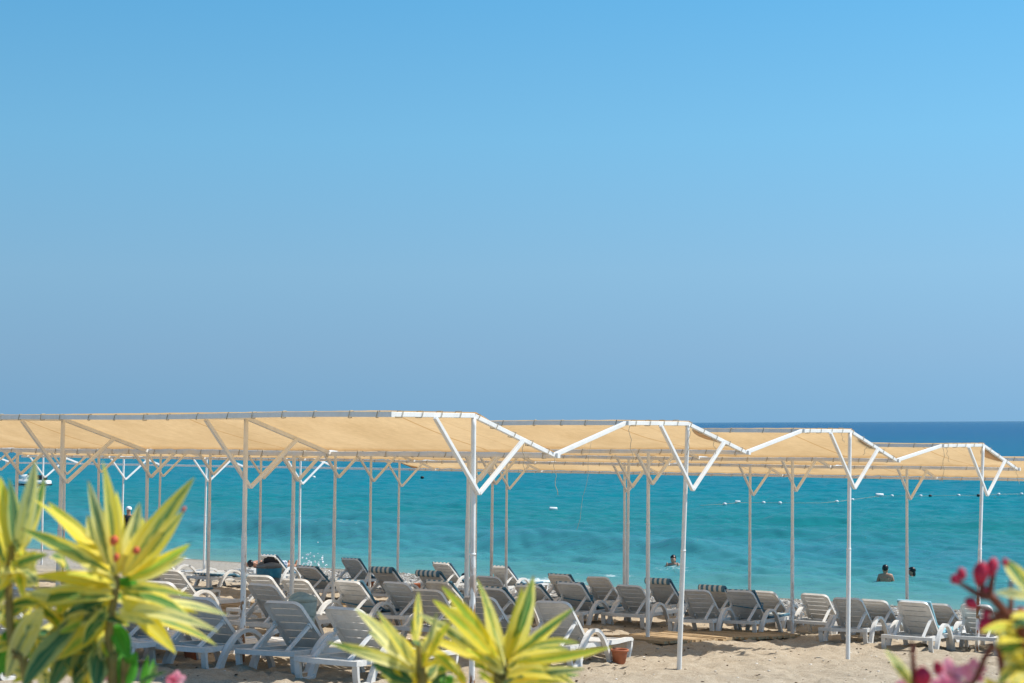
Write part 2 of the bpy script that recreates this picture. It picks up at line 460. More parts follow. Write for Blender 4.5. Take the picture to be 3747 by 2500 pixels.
SKIN = speckled('skin', (0.40, 0.20, 0.13), (0.52, 0.28, 0.19), 18, 0.45, 0.35)
SKINB = speckled('tanned_skin', (0.40, 0.19, 0.115), (0.52, 0.27, 0.17), 18, 0.45, 0.35)
HAIR = speckled('black_hair', (0.008, 0.007, 0.007), (0.02, 0.017, 0.015), 60, 0.35, 0.4)
BLACKC = speckled('black_cloth', (0.012, 0.012, 0.014), (0.03, 0.03, 0.033), 20, 0.9, 0.1)
WHITEC = speckled('white_cloth', (0.70, 0.70, 0.68), (0.80, 0.80, 0.79), 20, 0.9, 0.1)
PLAID = m_plaid()
BUOYW = speckled('buoy_white', (0.66, 0.66, 0.63), (0.80, 0.80, 0.78), 9, 0.5, 0.3)
TEALC = speckled('pale_blue_cushion', (0.22, 0.46, 0.55), (0.30, 0.56, 0.64), 12, 0.8, 0.15)

# ------------------------------------------------------------------ beach
def seq(*parts):
    out = []
    for a, b, s in parts: out += list(np.arange(a, b - 1e-6, s))
    out.append(parts[-1][1]); return np.array(out)
gv = seq((-300, -30, 30), (-30, -3, 0.6), (-3, 14, 0.085), (14, 28.1, 0.12), (28.1, 60, 1.5), (60, 200, 20))
gu = seq((-400, -40, 40), (-40, -5, 1.5), (-5, 24, 0.1), (24, 60, 1.0), (60, 500, 40))
V2, U2 = np.meshgrid(gv, gu, indexing='ij')
Z2 = ground_v(V2)
act = np.clip((V2 + 4) / 2, 0, 1) * np.clip((26.4 - V2) / 2, 0, 1) * np.clip((U2 + 8) / 3, 0, 1) * np.clip((28 - U2) / 3, 0, 1)
rough = np.where(V2 < 17, 1.0, 0.45)
lump = 0.08 * fbm(V2 * 1.1, U2 * 1.1, 3) + 0.075 * fbm(V2 * 3.3 + 40, U2 * 3.3, 3)
dim = np.zeros_like(Z2)
for k in range(5200):                                  # footprints and scuffs
    a = random.uniform(-2.6, 17); b = random.uniform(-4, 22)
    i = np.searchsorted(gv, a); j = np.searchsorted(gu, b)
    i0, i1, j0, j1 = max(i - 5, 0), i + 6, max(j - 5, 0), j + 6
    dv = V2[i0:i1, j0:j1] - a; du = U2[i0:i1, j0:j1] - b
    th = random.uniform(0, 3.14); c, s = math.cos(th), math.sin(th)
    e1 = (dv * c + du * s) / random.uniform(0.09, 0.19); e2 = (-dv * s + du * c) / random.uniform(0.06, 0.1)
    r2 = e1 * e1 + e2 * e2
    dim[i0:i1, j0:j1] += random.uniform(0.016, 0.05) * (-np.exp(-r2) + 0.62 * np.exp(-(np.sqrt(r2) - 1.5) ** 2 * 3.0))
LUMP = act * rough * (lump + np.clip(dim, -0.055, 0.05))
Z2 = Z2 + LUMP
XY = np.stack([P0.x + V2 * VV.x + U2 * UU.x, P0.y + V2 * VV.y + U2 * UU.y, Z2], -1).reshape(-1, 3)
def grid_mesh(name, pts, nr, nc, smooth=True):
    me = bpy.data.meshes.new(name)
    idx = np.arange(nr * nc).reshape(nr, nc)
    q = np.stack([idx[:-1, :-1], idx[:-1, 1:], idx[1:, 1:], idx[1:, :-1]], -1).reshape(-1, 4)
    me.vertices.add(len(pts)); me.vertices.foreach_set('co', pts.astype(np.float32).ravel())
    me.loops.add(q.size); me.loops.foreach_set('vertex_index', q.astype(np.int32).ravel())
    me.polygons.add(len(q)); me.polygons.foreach_set('loop_start', (np.arange(len(q)) * 4).astype(np.int32))
    me.polygons.foreach_set('loop_total', np.full(len(q), 4, np.int32))
    me.update(calc_edges=True); me.validate()
    if smooth: me.polygons.foreach_set('use_smooth', np.ones(len(q), bool))
    return me
def fattr(me, name, arr):
    a = me.attributes.new(name, 'FLOAT', 'POINT'); a.data.foreach_set('value', np.asarray(arr, np.float32).ravel())
sand_me = grid_mesh('beach', XY, len(gv), len(gu))
wob = fbm(V2 * 0.35, U2 * 0.35, 3) * 3
fattr(sand_me, 'gravel', np.clip((V2 + wob - 15.5) / 2.0, 0, 1))
fattr(sand_me, 'wet', np.clip((V2 + 0.25 * wob - 26.1) / 0.6, 0, 1))
beach = obj('beach', sand_me, SAND); tag(beach, 'pale lumpy sand beach sloping down to gravel at the water', 'beach', kind='structure')
def lumpz(p):
    v, u = vu(p)
    i = min(max(np.searchsorted(gv, v), 1), len(gv) - 1); j = min(max(np.searchsorted(gu, u), 1), len(gu) - 1)
    return float(min(Z2[i, j], Z2[i - 1, j], Z2[i, j - 1], Z2[i - 1, j - 1]))

# ------------------------------------------------------------------ sea
phi = np.radians(seq((-75, -18.5, 1.5), (-18.5, 18.5, 0.085), (18.5, 75, 1.5)))
rr = [34.0]
while rr[-1] < 48: rr.append(rr[-1] * 1.006)
while rr[-1] < 260: rr.append(rr[-1] * 1.0021)
while rr[-1] < 900: rr.append(rr[-1] * 1.0042)
while rr[-1] < 45000: rr.append(rr[-1] * 1.06)
rr = np.array(rr)
RR, PP = np.meshgrid(rr, phi, indexing='ij')
X = RR * np.sin(PP); Y = RR * np.cos(PP)
VS = (X - P0.x) * VV.x + (Y - P0.y) * VV.y; US = (X - P0.x) * UU.x + (Y - P0.y) * UU.y
SHORE = 27.0
dsh = VS - SHORE
ZW = np.zeros_like(X)
for k in range(76):
    lam = 0.45 * (4.6 / 0.45) ** random.random()
    ang = random.gauss(0.25, 0.6)
    kk = 2 * math.pi / lam
    amp = 0.0078 * lam ** 0.66 * random.uniform(0.5, 1.1)
    ph = random.uniform(0, 6.28)
    att = np.clip(1.6 - RR * 0.0085 / lam, 0, 1) * np.clip((dsh + 1) / 8, 0.06, 1)
    grp = np.clip(2.6 * vnoise(VS / (lam * 1.9) + k * 7, US / (lam * 2.2) + k * 3) - 0.55, 0, 2)
    s = kk * (VS * math.cos(ang) + US * math.sin(ang)) + ph
    ZW += att * amp * grp * (np.sin(s) + 0.3 * np.sin(2 * s + 0.6))
# swells rolling in, crests along the shore
foam = np.zeros_like(X)
def swell(c, a, w, u0, u1, fo):
    global ZW, foam
    wav = c + 2.2 * (fbm(US * 0.05 + c, US * 0 + c, 3)) * 2
    e = np.clip((US - u0) / 5, 0, 1) * np.clip((u1 - US) / 5, 0, 1)
    e = e * e * (3 - 2 * e)
    x = VS - wav
    prof = np.where(x < 0, np.exp(-(x / (w * 0.55)) ** 2), np.exp(-(x / (w * 1.3)) ** 2))
    m = e * (0.55 + 0.9 * vnoise(US * 0.22 + c, US * 0 + 3.3))
    ZW += a * prof * m
    foam += fo * m * np.exp(-((x + 0.1) / 0.45) ** 2) * np.clip(vnoise(US * 0.5 + c * 3, US * 0 + 1) * 2.4 - 1.35, 0, 1)
swell(38.6, 0.55, 2.2, 18, 66, 0.33)
swell(34.0, 0.13, 1.6, -10, 26, 0.0)
swell(43.5, 0.17, 2.4, -12, 30, 0.0)
swell(50.0, 0.22, 2.8, 8, 60, 0.0)
swell(31.0, 0.14, 1.1, 2, 40, 0.45)
swell(58.0, 0.26, 3.0, -10, 40, 0.0)
edge = 0.35 * np.sin(US * 0.7) + 1.4 * fbm(US * 0.3, US * 0 + 5, 3)
foam += 0.40 * np.exp(-((dsh - 0.35 - edge * 0.6) / 0.5) ** 2) * (0.5 + 0.9 * vnoise(US * 0.45, US * 0 + 8))
# splash foam by the left shore and the churned strip by the bathers
def fpatch(px, py, ru, rv, a):
    global foam
    q = on_water(px, py); v0, u0 = vu(q)
    foam += a * np.exp(-((US - u0) / ru) ** 2 - ((VS - v0) / rv) ** 2)
fpatch(1230, 2096, 1.4, 1.1, 0.85); fpatch(2470, 2084, 1.9, 1.5, 0.46); fpatch(2200, 2100, 3.5, 1.0, 0.44)
fpatch(1240, 1946, 1.1, 0.6, 0.5); fpatch(1540, 1957, 0.8, 0.5, 0.5); fpatch(2490, 2000, 0.5, 0.5, 0.42)
fpatch(2040, 2118, 3.0, 0.8, 0.42)
ZW *= np.clip((dsh + 2.5) / 6, 0.1, 1)
ZW -= 0.05 * np.clip(dsh / 4, 0, 1)
sea_me = grid_mesh('sea', np.stack([X, Y, ZW], -1).reshape(-1, 3), len(rr), len(phi))
offs = np.log10(1 + np.clip(dsh, 0, None) / 4) / math.log10(1 + 1200 / 4)
fattr(sea_me, 'offshore', np.clip(offs, 0, 1)); fattr(sea_me, 'foam', foam)
sea = obj('sea', sea_me, SEA); tag(sea, 'turquoise sea deepening to dark blue at the horizon', 'sea', kind='structure')

# ------------------------------------------------------------------ gravel and litter on the sand
ICO_V, ICO_F = None, None
bm = bmesh.new(); bmesh.ops.create_icosphere(bm, subdivisions=1, radius=1)
ICO_V = np.array([v.co[:] for v in bm.verts]); ICO_F = np.array([[v.index for v in f.verts] for f in bm.faces]); bm.free()
def scatter(name, n, vf, uf, sf, mat, flat=0.55):
    vs, fs, col = [], [], []
    for k in range(n):
        a = vf(); b = uf(); s = sf(); p = pos(a, b); z = float(ground_v(a))
        i = min(np.searchsorted(gv, a), len(gv) - 1); j = min(np.searchsorted(gu, b), len(gu) - 1)
        z = Z2[i, j]
        sc = np.array([s * random.uniform(0.8, 1.5), s * random.uniform(0.7, 1.1), s * flat * random.uniform(0.7, 1.1)])
        th = random.uniform(0, 6.28); c, q = math.cos(th), math.sin(th)
        w = ICO_V * sc * RNG.uniform(0.8, 1.2, (len(ICO_V), 1))
        w = np.stack([w[:, 0] * c - w[:, 1] * q, w[:, 0] * q + w[:, 1] * c, w[:, 2]], 1) + np.array([p.x, p.y, z + sc[2] * 0.3])
        vs.append(w); fs.append(ICO_F + k * len(ICO_V)); col.append(np.full(len(ICO_V), random.random()))
    me = bpy.data.meshes.new(name)
    pts = np.concatenate(vs); f = np.concatenate(fs)
    me.vertices.add(len(pts)); me.vertices.foreach_set('co', pts.astype(np.float32).ravel())
    me.loops.add(f.size); me.loops.foreach_set('vertex_index', f.astype(np.int32).ravel())
    me.polygons.add(len(f)); me.polygons.foreach_set('loop_start', (np.arange(len(f)) * 3).astype(np.int32)); me.polygons.foreach_set('loop_total', np.full(len(f), 3, np.int32))
    me.update(calc_edges=True)
    fattr(me, 'tone', np.concatenate(col)); me.materials.append(mat)
    o = bpy.data.objects.new(name, me); C.objects.link(o); return o
t = NT('gravel_stone'); GRAVEL = t.set(t.ramp(t.attr('tone'), [(0.0, (0.08, 0.07, 0.06)), (0.35, (0.24, 0.21, 0.18)), (0.7, (0.40, 0.36, 0.30)), (1.0, (0.68, 0.66, 0.62))]), 0.75, 0.25)
t = NT('litter_bits'); LITTER = t.set(t.ramp(t.attr('tone'), [(0.0, (0.06, 0.04, 0.03)), (0.5, (0.16, 0.11, 0.07)), (0.62, (0.40, 0.32, 0.22)), (0.8, (0.75, 0.70, 0.62)), (1.0, (0.80, 0.76, 0.70))]), 0.85, 0.15)
o = scatter('gravel', 22000, lambda: min(27.2, random.triangular(14.8, 27.5, 24)), lambda: random.uniform(-4, 27), lambda: random.choice((0.013, 0.018, 0.022, 0.03, 0.042)), GRAVEL)
tag(o, 'grey and white gravel strip along the waterline', 'gravel', kind='stuff')
o = scatter('beach_litter', 2200, lambda: random.uniform(-2.5, 13), lambda: random.uniform(-3, 8), lambda: random.choice((0.008, 0.011, 0.014, 0.02)), LITTER, 0.4)
tag(o, 'scattered shell bits and dark twigs on the sand', 'litter', kind='stuff')

# ------------------------------------------------------------------ shade canopies
K = 3747 / 2350.0
ROWS = [  # name words, v of the posts, top, front edge v, valley v, valley height, post pixels (view px) at the fork
 (0.0, 0.080, -1.28, 1.37, -0.352, [(1087, 1127), (565, 1120), (145, 1112)], 1),
 (4.1, -0.015, 2.80, 5.45, -0.385, [(1578, 1117), (1078, 1112), (676, 1110), (340, 1104), (42, 1098)], 1),
 (8.3, -0.130, 6.95, 9.72, -0.570, [(1950, 1123), (1488, 1117), (1093, 1115), (771, 1116), (484, 1100), (228, 1098)], 1),
 (12.85, -0.385, 11.32, 14.2, -0.80, [(2255, 1142), (1818, 1117), (1443, 1125), (1131, 1120), (852, 1100), (600, 1098), (370, 1092), (150, 1090)], 1),
 (17.1, -0.68, 15.6, 18.4, -1.12, [(2513, 1150), (2080, 1145), (1721, 1133), (1433, 1125), (1163, 1122), (917, 1120), (690, 1108), (475, 1103), (285, 1085), (100, 1085)], 1)]
BASES = {(0, 1): (555, 1527), (1, 0): (1557, 1535), (2, 0): (1945, 1517), (3, 0): (2241, 1497), (3, 1): (1818, 1462)}
ROWLAB = ['front shade canopy nearest the camera, highest tan fabric roof on white posts',
          'second shade canopy from the front, tan fabric behind the nearest trough',
          'third shade canopy from the front, middle row of white forked posts',
          'fourth shade canopy from the front, its end post stands by the rightmost loungers',
          'shade canopy nearest the sea with bare white frame at its left end']
def u_of(v, px, hrel):
    d = ray(px * K, 1550); s = d.x / d.y
    q = P0 + VV * v
    return (q.x - s * q.y) / (s * UU.y - UU.x)
tie = MB(); tie.tube([(0.031 * a, 0.012 * (a + b), 0.032 * b) for a, b in ((-1, -1), (0, -1.05), (1, -1), (1.05, 0), (1, 1), (0, 1.05), (-1, 1), (-1.05, 0), (-1, -1))], 0.0042, 5)
TIE = tie.mesh('rope_tie'); TIE.materials.append(ROPE); fixn(TIE)
POSTU = {}
for ri, (rv, top, fv, vv_, vh, posts, _) in enumerate(ROWS):
    us = [u_of(rv, p[0], 0) for p in posts]
    POSTU[ri] = us
    umax = us[-1] + 3.6; umin = us[0] - 0.05
    zt = CAMZ + top; zv = CAMZ + vh; zs = zt + 0.012
    root = empty('shade_canopy', pos(rv, us[0], ground(pos(rv, us[0]))))
    tag(root, ROWLAB[ri], 'canopy', 'rows of fabric shade canopies')
    org = root.location
    def L(v, u, z): return pos(v, u, z) - org
    xu = us + [us[-1] + 3.3]
    for j, u in enumerate(xu):
        tp = pos(rv, u, zt - 0.02)
        if (ri, j) in BASES:
            b = BASES[(ri, j)]; bp = on_ground(b[0] * K, b[1] * K)
        else:
            bp = tp + Vector((-random.uniform(0.02, 0.09), random.uniform(-0.03, 0.03), 0)); bp.z = ground(bp)
        bp.z -= 0.16
        m = MB(); pts = [bp.lerp(tp, k / 32) for k in range(33)]
        jk = random.uniform(0.5, 0.62)
        rad = [0.031 if k / 32 < jk else 0.0265 for k in range(33)]
        m.tube([p - org for p in pts], rad, 12)
        po = m.build('post', PAINT, root, smooth=True)
        po.data.polygons.foreach_set('use_smooth', [len(f.vertices) == 4 for f in po.data.polygons])
        amt = random.choice((0.0, 0.15, 0.4)) if (ri, j) not in ((0, 0), (0, 1), (3, 0)) else 1.0
        zz = np.array([q.co.z + org.z for q in po.data.vertices]); g0 = ground(bp)
        fattr(po.data, 'rust', amt * np.clip(1.9 - (zz - g0) / 0.85, 0, 1))
        c1 = MB(); c1.lathe([(0.0275, -0.01), (0.0328, -0.01), (0.0328, 0.01), (0.0275, 0.01)], 12)
        col = c1.build('pipe_joint', PAINT, po, smooth=True); col.location = bp.lerp(tp, jk) - org
        # fork of two braces on the face of the post
        f = pos(rv + 0.02, u - 0.05, zt - 0.80)
        e1 = pos(rv - 0.66, u - 0.05, zt - 0.02); s = 0.76 / (vv_ - rv)
        e2 = pos(rv + 0.76, u - 0.05, zt + (zv - zt) * s - 0.02)
        for e in (e1, e2):
            m = MB(); m.beam(f - org, e - org, 0.038, 0.042, UU); b = m.build('brace', PAINT, po, bevel=0.004)
        # rafters: flat top, falling rafter, rising rafter
        m = MB(); m.beam(L(fv, u, zs), L(rv + 0.0, u, zt), 0.045, 0.048); m.build('top_rafter', PAINT, root, bevel=0.004)
        m = MB(); m.beam(L(rv + 0.002, u, zt - 0.003), L(vv_, u, zv), 0.043, 0.046); m.build('falling_rafter', PAINT, root, bevel=0.004)
        if ri > 0:
            pv, ph = ROWS[ri - 1][3], CAMZ + ROWS[ri - 1][4]
            m = MB(); m.beam(L(pv + 0.03, u, ph), L(fv - 0.022, u, zs - 0.002), 0.043, 0.046); m.build('rising_rafter', PAINT, root, bevel=0.004)
    # long beams
    for nm, v, z in (('front_beam', fv - 0.001, zs), ('valley_beam', vv_ + 0.02, zv)):
        m = MB(); n = 14
        for k in range(n):
            a = umin + (umax - umin) * k / n; b = umin + (umax - umin) * (k + 1) / n
            m.beam(L(v, a, z + 0.008 * math.sin(a * 1.3)), L(v, b, z + 0.008 * math.sin(b * 1.3)), 0.047, 0.052)
        m.build(nm, PAINT, root)
    # fabric: flat top and falling side, a little slack, scalloped edges
    fu1 = umax if ri < 4 else us[5] + 0.9
    nu = int((fu1 - umin) / 0.14); prof = []
    for k in range(7): prof.append((fv - 0.015 + (rv - fv + 0.03) * k / 6, zs + 0.036 - 0.012 * k / 6, 0))
    for k in range(1, 11): t_ = k / 10; prof.append((rv + 0.015 + (vv_ - 0.02 - rv) * t_, zt + 0.030 + (zv - zt + 0.015) * t_, t_))
    pts, seam, su_ = [], [], []
    bays = [umin] + us[1:] + [umax]
    for i in range(nu + 1):
        u = umin + 0.012 + (fu1 - umin - 0.012) * i / nu
        w = min(abs(u - x) for x in xu); bay = min(1.0, w / 1.3)
        for kk, (v, z, t_) in enumerate(prof):
            tt = kk / (len(prof) - 1)
            sag = -0.055 * bay * math.sin(math.pi * min(1, max(0, t_))) - 0.03 * bay * (t_ == 0) * math.sin(math.pi * kk / 6)
            sag += 0.02 * float(fbm(np.array(u * 0.9 + ri * 13), np.array(v * 1.2), 3)) * (1 if 0 < tt < 1 else 0.2)
            if i == 0 and t_: sag -= 0.05 * math.sin(math.pi * t_)
            if w < 0.05: sag = max(sag, 0) * 0.3
            vo = 0
            if kk == len(prof) - 1: vo = -0.035 * abs(math.sin(u * math.pi / 0.42)) - 0.02 * random.random()
            if kk == 0: vo = 0.012 * abs(math.sin(u * math.pi / 0.42))
            uo = 0.0
            if i == 0: uo = (0.10, 0.30, 0.20, 0.34, 0.1)[ri] * math.sin(math.pi * t_) ** 1.3 if t_ else 0.02
            if i == nu and ri == 4: uo = 0.5 * math.sin(math.pi * tt) - 0.5
            p = L(v + vo, u + uo, z + sag + (vo * 0.3)); pts.append(tuple(p))
            su_.append(u + 0.25 * (v - rv) + 0.06 * math.sin(v * 2.2 + u)); seam.append(1.0 if (kk == len(prof) - 1 or i == 0) else 0.0)
    me = grid_mesh('fabric_roof', np.array(pts), nu + 1, len(prof))
    fattr(me, 'edge', seam); fattr(me, 'su', su_)
    fab = obj('fabric_roof', me, FABRIC, root)
    # rope ties
    for v, z, st in ((fv - 0.001, zs, 0.40), (vv_ + 0.02, zv, 0.44)):
        u = umin + 0.2
        while u < min(fu1, umax):
            o = obj('rope_tie', TIE, None, fab, shared=True)
            o.location = L(v, u, z + 0.008 * math.sin(u * 1.3)); o.rotation_euler = (0, 0, math.atan2(UU.y, UU.x) + math.pi / 2 + random.uniform(-0.25, 0.45))
            o.scale = (random.uniform(0.95, 1.1),) * 3
            u += st * random.uniform(0.75, 1.3)
    n = 9
    for k in range(n):                                  # ties along the end frame
        t_ = (k + 0.5) / n
        v = fv + (vv_ - fv) * t_; z = zs if v < rv else zt + (zv - zt) * (v - rv) / (vv_ - rv)
        o = obj('rope_tie', TIE, None, fab, shared=True); o.location = L(v, us[0], z)
        q = Vector((VV.x, VV.y, 0 if v < rv else (zv - zt) / (vv_ - rv)))
        o.rotation_euler = q.to_track_quat('Y', 'Z').to_euler()
# loose rope ends hanging from the end frames
HANG = [(0, 1.33, 0.00, 0.42, 0.03), (0, 0.78, 0.0, 0.34, 0.02), (1, 2.82, 0.0, 0.42, 0.04), (1, 2.05, 0.0, 0.98, -0.16), (1, 4.1, 0.0, 0.36, -0.03),
        (1, 4.62, 0.0, 0.22, 0.05), (2, 8.0, 0.0, 0.14, 0.03), (2, 8.75, 0.0, 0.18, -0.05), (3, 11.32, 0.0, 0.52, -0.02), (3, 11.42, 0.0, 0.22, 0.04), (3, 14.1, 0, 0.25, 0.04)]
canopies = [o for o in C.objects if o.name.startswith('shade_canopy')]
for ri, v, du, ln, sw in HANG:
    rv, top, fv, vv_, vh, posts, _ = ROWS[ri]; root = canopies[ri]; u = POSTU[ri][0] - 0.03
    if v < fv:
        pv, ph = ROWS[ri - 1][3], ROWS[ri - 1][4]; z = ph + (top - ph) * (v - pv) / (fv - pv)
    elif v <= rv: z = top
    else: z = top + (vh - top) * (v - rv) / (vv_ - rv)
    a = pos(v, u, CAMZ + z - 0.02) - root.location
    m = MB(); pp = [a + Vector((sw * (t / 8) ** 1.5 + 0.012 * math.sin(t * 1.7 + v), 0.01 * math.cos(t * 2 + v), -ln * t / 8)) for t in range(9)]
    m.tube(pp, 0.002 if ln > 0.9 else 0.0034, 6); m.build('loose_rope', ROPE, root, smooth=True)

# ------------------------------------------------------------------ sun loungers
HX, HZ = 0.02, 0.255                                    # hinge of the backrest
def lounger_meshes():
    M = {}
    m = MB()
    for s in (-1, 1):                                   # side rails
        y = 0.285 * s
        m.ribbon([(-0.60, 0.225), (-0.3, 0.225), (0.2, 0.222), (0.7, 0.225), (0.98, 0.238), (1.08, 0.236), (1.125, 0.215)], y - 0.024, y + 0.024, [0.05, 0.055, 0.058, 0.055, 0.05, 0.045, 0.04])
    n = 10                                              # bowed rear crossbar and end bar
    for k in range(n):
        y0, y1 = -0.365 + 0.73 * k / n, -0.365 + 0.73 * (k + 1) / n
        b0, b1 = (-0.64 - 0.055 * (1 - (y0 / 0.365) ** 2)), (-0.64 - 0.055 * (1 - (y1 / 0.365) ** 2))
        m.add([(b0 - 0.05, y0, 0.20), (b0 + 0.10, y0, 0.20), (b0 + 0.10, y0, 0.245), (b0 - 0.05, y0, 0.25), (b1 - 0.05, y1, 0.20), (b1 + 0.10, y1, 0.20), (b1 + 0.10, y1, 0.245), (b1 - 0.05, y1, 0.25)],
              [(0, 4, 5, 1), (1, 5, 6, 2), (2, 6, 7, 3), (3, 7, 4, 0)] + ([(0, 1, 2, 3)] if k == 0 else []) + ([(7, 6, 5, 4)] if k == n - 1 else []))
    m.beam((1.10, -0.262, 0.222), (1.10, 0.262, 0.222), 0.05, 0.035); m.beam((0.02, -0.262, 0.218), (0.02, 0.262, 0.218), 0.06, 0.035)
    m.beam((-0.28, -0.262, 0.213), (-0.28, 0.262, 0.213), 0.05, 0.03)
    M['frame'] = m.mesh('frame')
    m = MB(); n = 8
    for k in range(n):
        y0, y1 = -0.262 + 0.524 * k / n, -0.262 + 0.524 * (k + 1) / n
        z0, z1 = [-0.016 * (1 - (y / 0.262) ** 2) for y in (y0, y1)]
        m.add([(-0.055, y0, z0 - 0.007), (0.055, y0, z0 - 0.007), (0.055, y0, z0 + 0.007), (-0.055, y0, z0 + 0.007), (-0.055, y1, z1 - 0.007), (0.055, y1, z1 - 0.007), (0.055, y1, z1 + 0.007), (-0.055, y1, z1 + 0.007)],
              [(0, 4, 5, 1), (1, 5, 6, 2), (2, 6, 7, 3), (3, 7, 4, 0)])
    M['slat'] = m.mesh('seat_slat')
    # backrest in its own plane: x up the back, y across, z normal (front of the seat +z)
    LB = 0.68
    def outline(inset):
        ps = []; r = 0.085 - inset * 0.6
        wb, wt, top = 0.250 - inset, 0.228 - inset, LB - inset
        ps.append((0.0, -wb))
        for k in range(7):
            a = math.pi / 2 * k / 6; ps.append((top - r + r * math.sin(a), -wt + r - r * math.cos(a)))
        for k in range(7):
            a = math.pi / 2 * (1 - k / 6); ps.append((top - r + r * math.sin(a), wt - r + r * math.cos(a)))
        ps.append((0.0, wb)); return ps
    m = MB(); a = outline(0.0); b = outline(0.034); n = len(a)
    vs = []
    for (p, q) in zip(a, b):
        vs += [(p[0], p[1], -0.026), (p[0], p[1], 0.012), (q[0], q[1], 0.014), (q[0], q[1], -0.012)]
    fs = []
    for i in range(n - 1):
        for k in range(4):
            k2 = (k + 1) % 4; fs.append((i * 4 + k, i * 4 + k2, i * 4 + 4 + k2, i * 4 + 4 + k))
    fs += [(3, 2, 1, 0), tuple((n - 1) * 4 + k for k in range(4))]
    m.add(vs, fs); m.beam((0.015, -0.216, -0.004), (0.015, 0.216, -0.004), 0.05, 0.02)
    for s in (-1, 1): m.box((0.36, s * 0.214, -0.035), (0.06, 0.03, 0.03)); m.box((0.05, s * 0.17, -0.03), (0.08, 0.02, 0.04))
    M['back'] = m.mesh('backrest')
    def slat(x0, x1, w0, w1, cut, name):
        m = MB(); n = 14; vs = []
        for i in range(n + 1):
            t = i / n; s = 2 * t - 1
            arc = 0.020 * (1 - s * s)
            bow = -0.016 * (1 - s * s)
            for xx, w in ((x0, w0), (x1, w1)):
                y = s * w
                if cut and xx == x1: xe = x1 - 0.075 * max(0, (abs(s) - 0.72) / 0.28) ** 2
                else: xe = xx + arc + (0.010 if xx == x1 else -0.0028) * (abs(s) > 0.80 and not (xx == x0 and x0 < 0.02))
                vs += [(xe, y, bow - 0.006), (xe, y, bow + 0.006)]
        fs = []
        for i in range(n):
            o = i * 4; p = o + 4
            fs += [(o, o + 2, p + 2, p), (o + 1, p + 1, p + 3, o + 3), (o, p, p + 1, o + 1), (o + 2, o + 3, p + 3, p + 2)]
        fs += [(0, 1, 3, 2), (n * 4, n * 4 + 2, n * 4 + 3, n * 4 + 1)]
        m.add(vs, fs); return m.mesh(name)
    edges = [0.0, 0.125, 0.245, 0.365, 0.475, 0.575, 0.668]
    M['bs'] = []
    for i in range(6):
        x0, x1 = edges[i] + 0.006, edges[i + 1] - 0.006
        hw = lambda x: 0.250 - 0.022 * x / LB - 0.026
        M['bs'].append(slat(x0, x1, hw(x0), hw(x1), i == 5, 'back_slat'))
    m = MB(); m.box((0, 0, 0.5), (0.034, 0.028, 1.0)); M['strut'] = m.mesh('strut')
    arch = [(-0.43, -0.02), (-0.425, 0.05), (-0.37, 0.17), (-0.29, 0.28), (-0.19, 0.365), (-0.08, 0.405), (0.03, 0.398), (0.13, 0.35), (0.22, 0.265), (0.30, 0.15), (0.36, 0.05), (0.385, -0.02)]
    th = [0.075, 0.065, 0.058, 0.05, 0.045, 0.042, 0.042, 0.045, 0.047, 0.047, 0.047, 0.05]
    cc = catmull([(x, 0, z) for x, z in arch], 3); tt = np.interp(np.linspace(0, 11, len(cc)), range(12), th)
    M['arm'] = {}
    for s in (-1, 1):
        m = MB(); y = 0.345 * s; m.ribbon([(p.x, p.z) for p in cc], y - 0.027, y + 0.027, list(tt)); M['arm'][s] = m.mesh('armrest')
    M['leg'] = {}
    for s in (-1, 1):
        m = MB(); y = 0.335 * s
        cc2 = catmull([(-0.665, 0, 0.205), (-0.655, 0, 0.12), (-0.635, 0, 0.035), (-0.60, 0, 0.014), (-0.52, 0, 0.008), (-0.46, 0, 0.014), (-0.425, 0, 0.04)], 3)
        m.ribbon([(p.x, p.z) for p in cc2], y - 0.03, y + 0.03, 0.034); M['leg'][s] = m.mesh('rear_leg')
    M['fleg'] = {}
    for s in (-1, 1):
        m = MB(); y = 0.275 * s
        cc3 = catmull([(1.105, 0, 0.215), (1.09, 0, 0.13), (1.05, 0, 0.05), (1.03, 0, -0.015)], 3)
        m.ribbon([(p.x, p.z) for p in cc3], y - 0.03, y + 0.03, 0.04); M['fleg'][s] = m.mesh('foot_leg')
    for q in [M['frame'], M['slat'], M['back'], M['strut'], *M['bs'], *M['arm'].values(), *M['leg'].values(), *M['fleg'].values()]:
        q.materials.append(PLASTIC); fixn(q)
    return M
LM = lounger_meshes()
def put(name, me, parent, loc=(0, 0, 0), rot=None, scale=None):
    o = bpy.data.objects.new(name, me); C.objects.link(o); o.parent = parent; o.location = loc
    if rot is not None: o.rotation_euler = rot
    if scale is not None: o.scale = scale
    return o
def back_angle(hh): return math.asin(min(0.99, max(0.0, (hh - HZ) / 0.68)))
PLACED = []
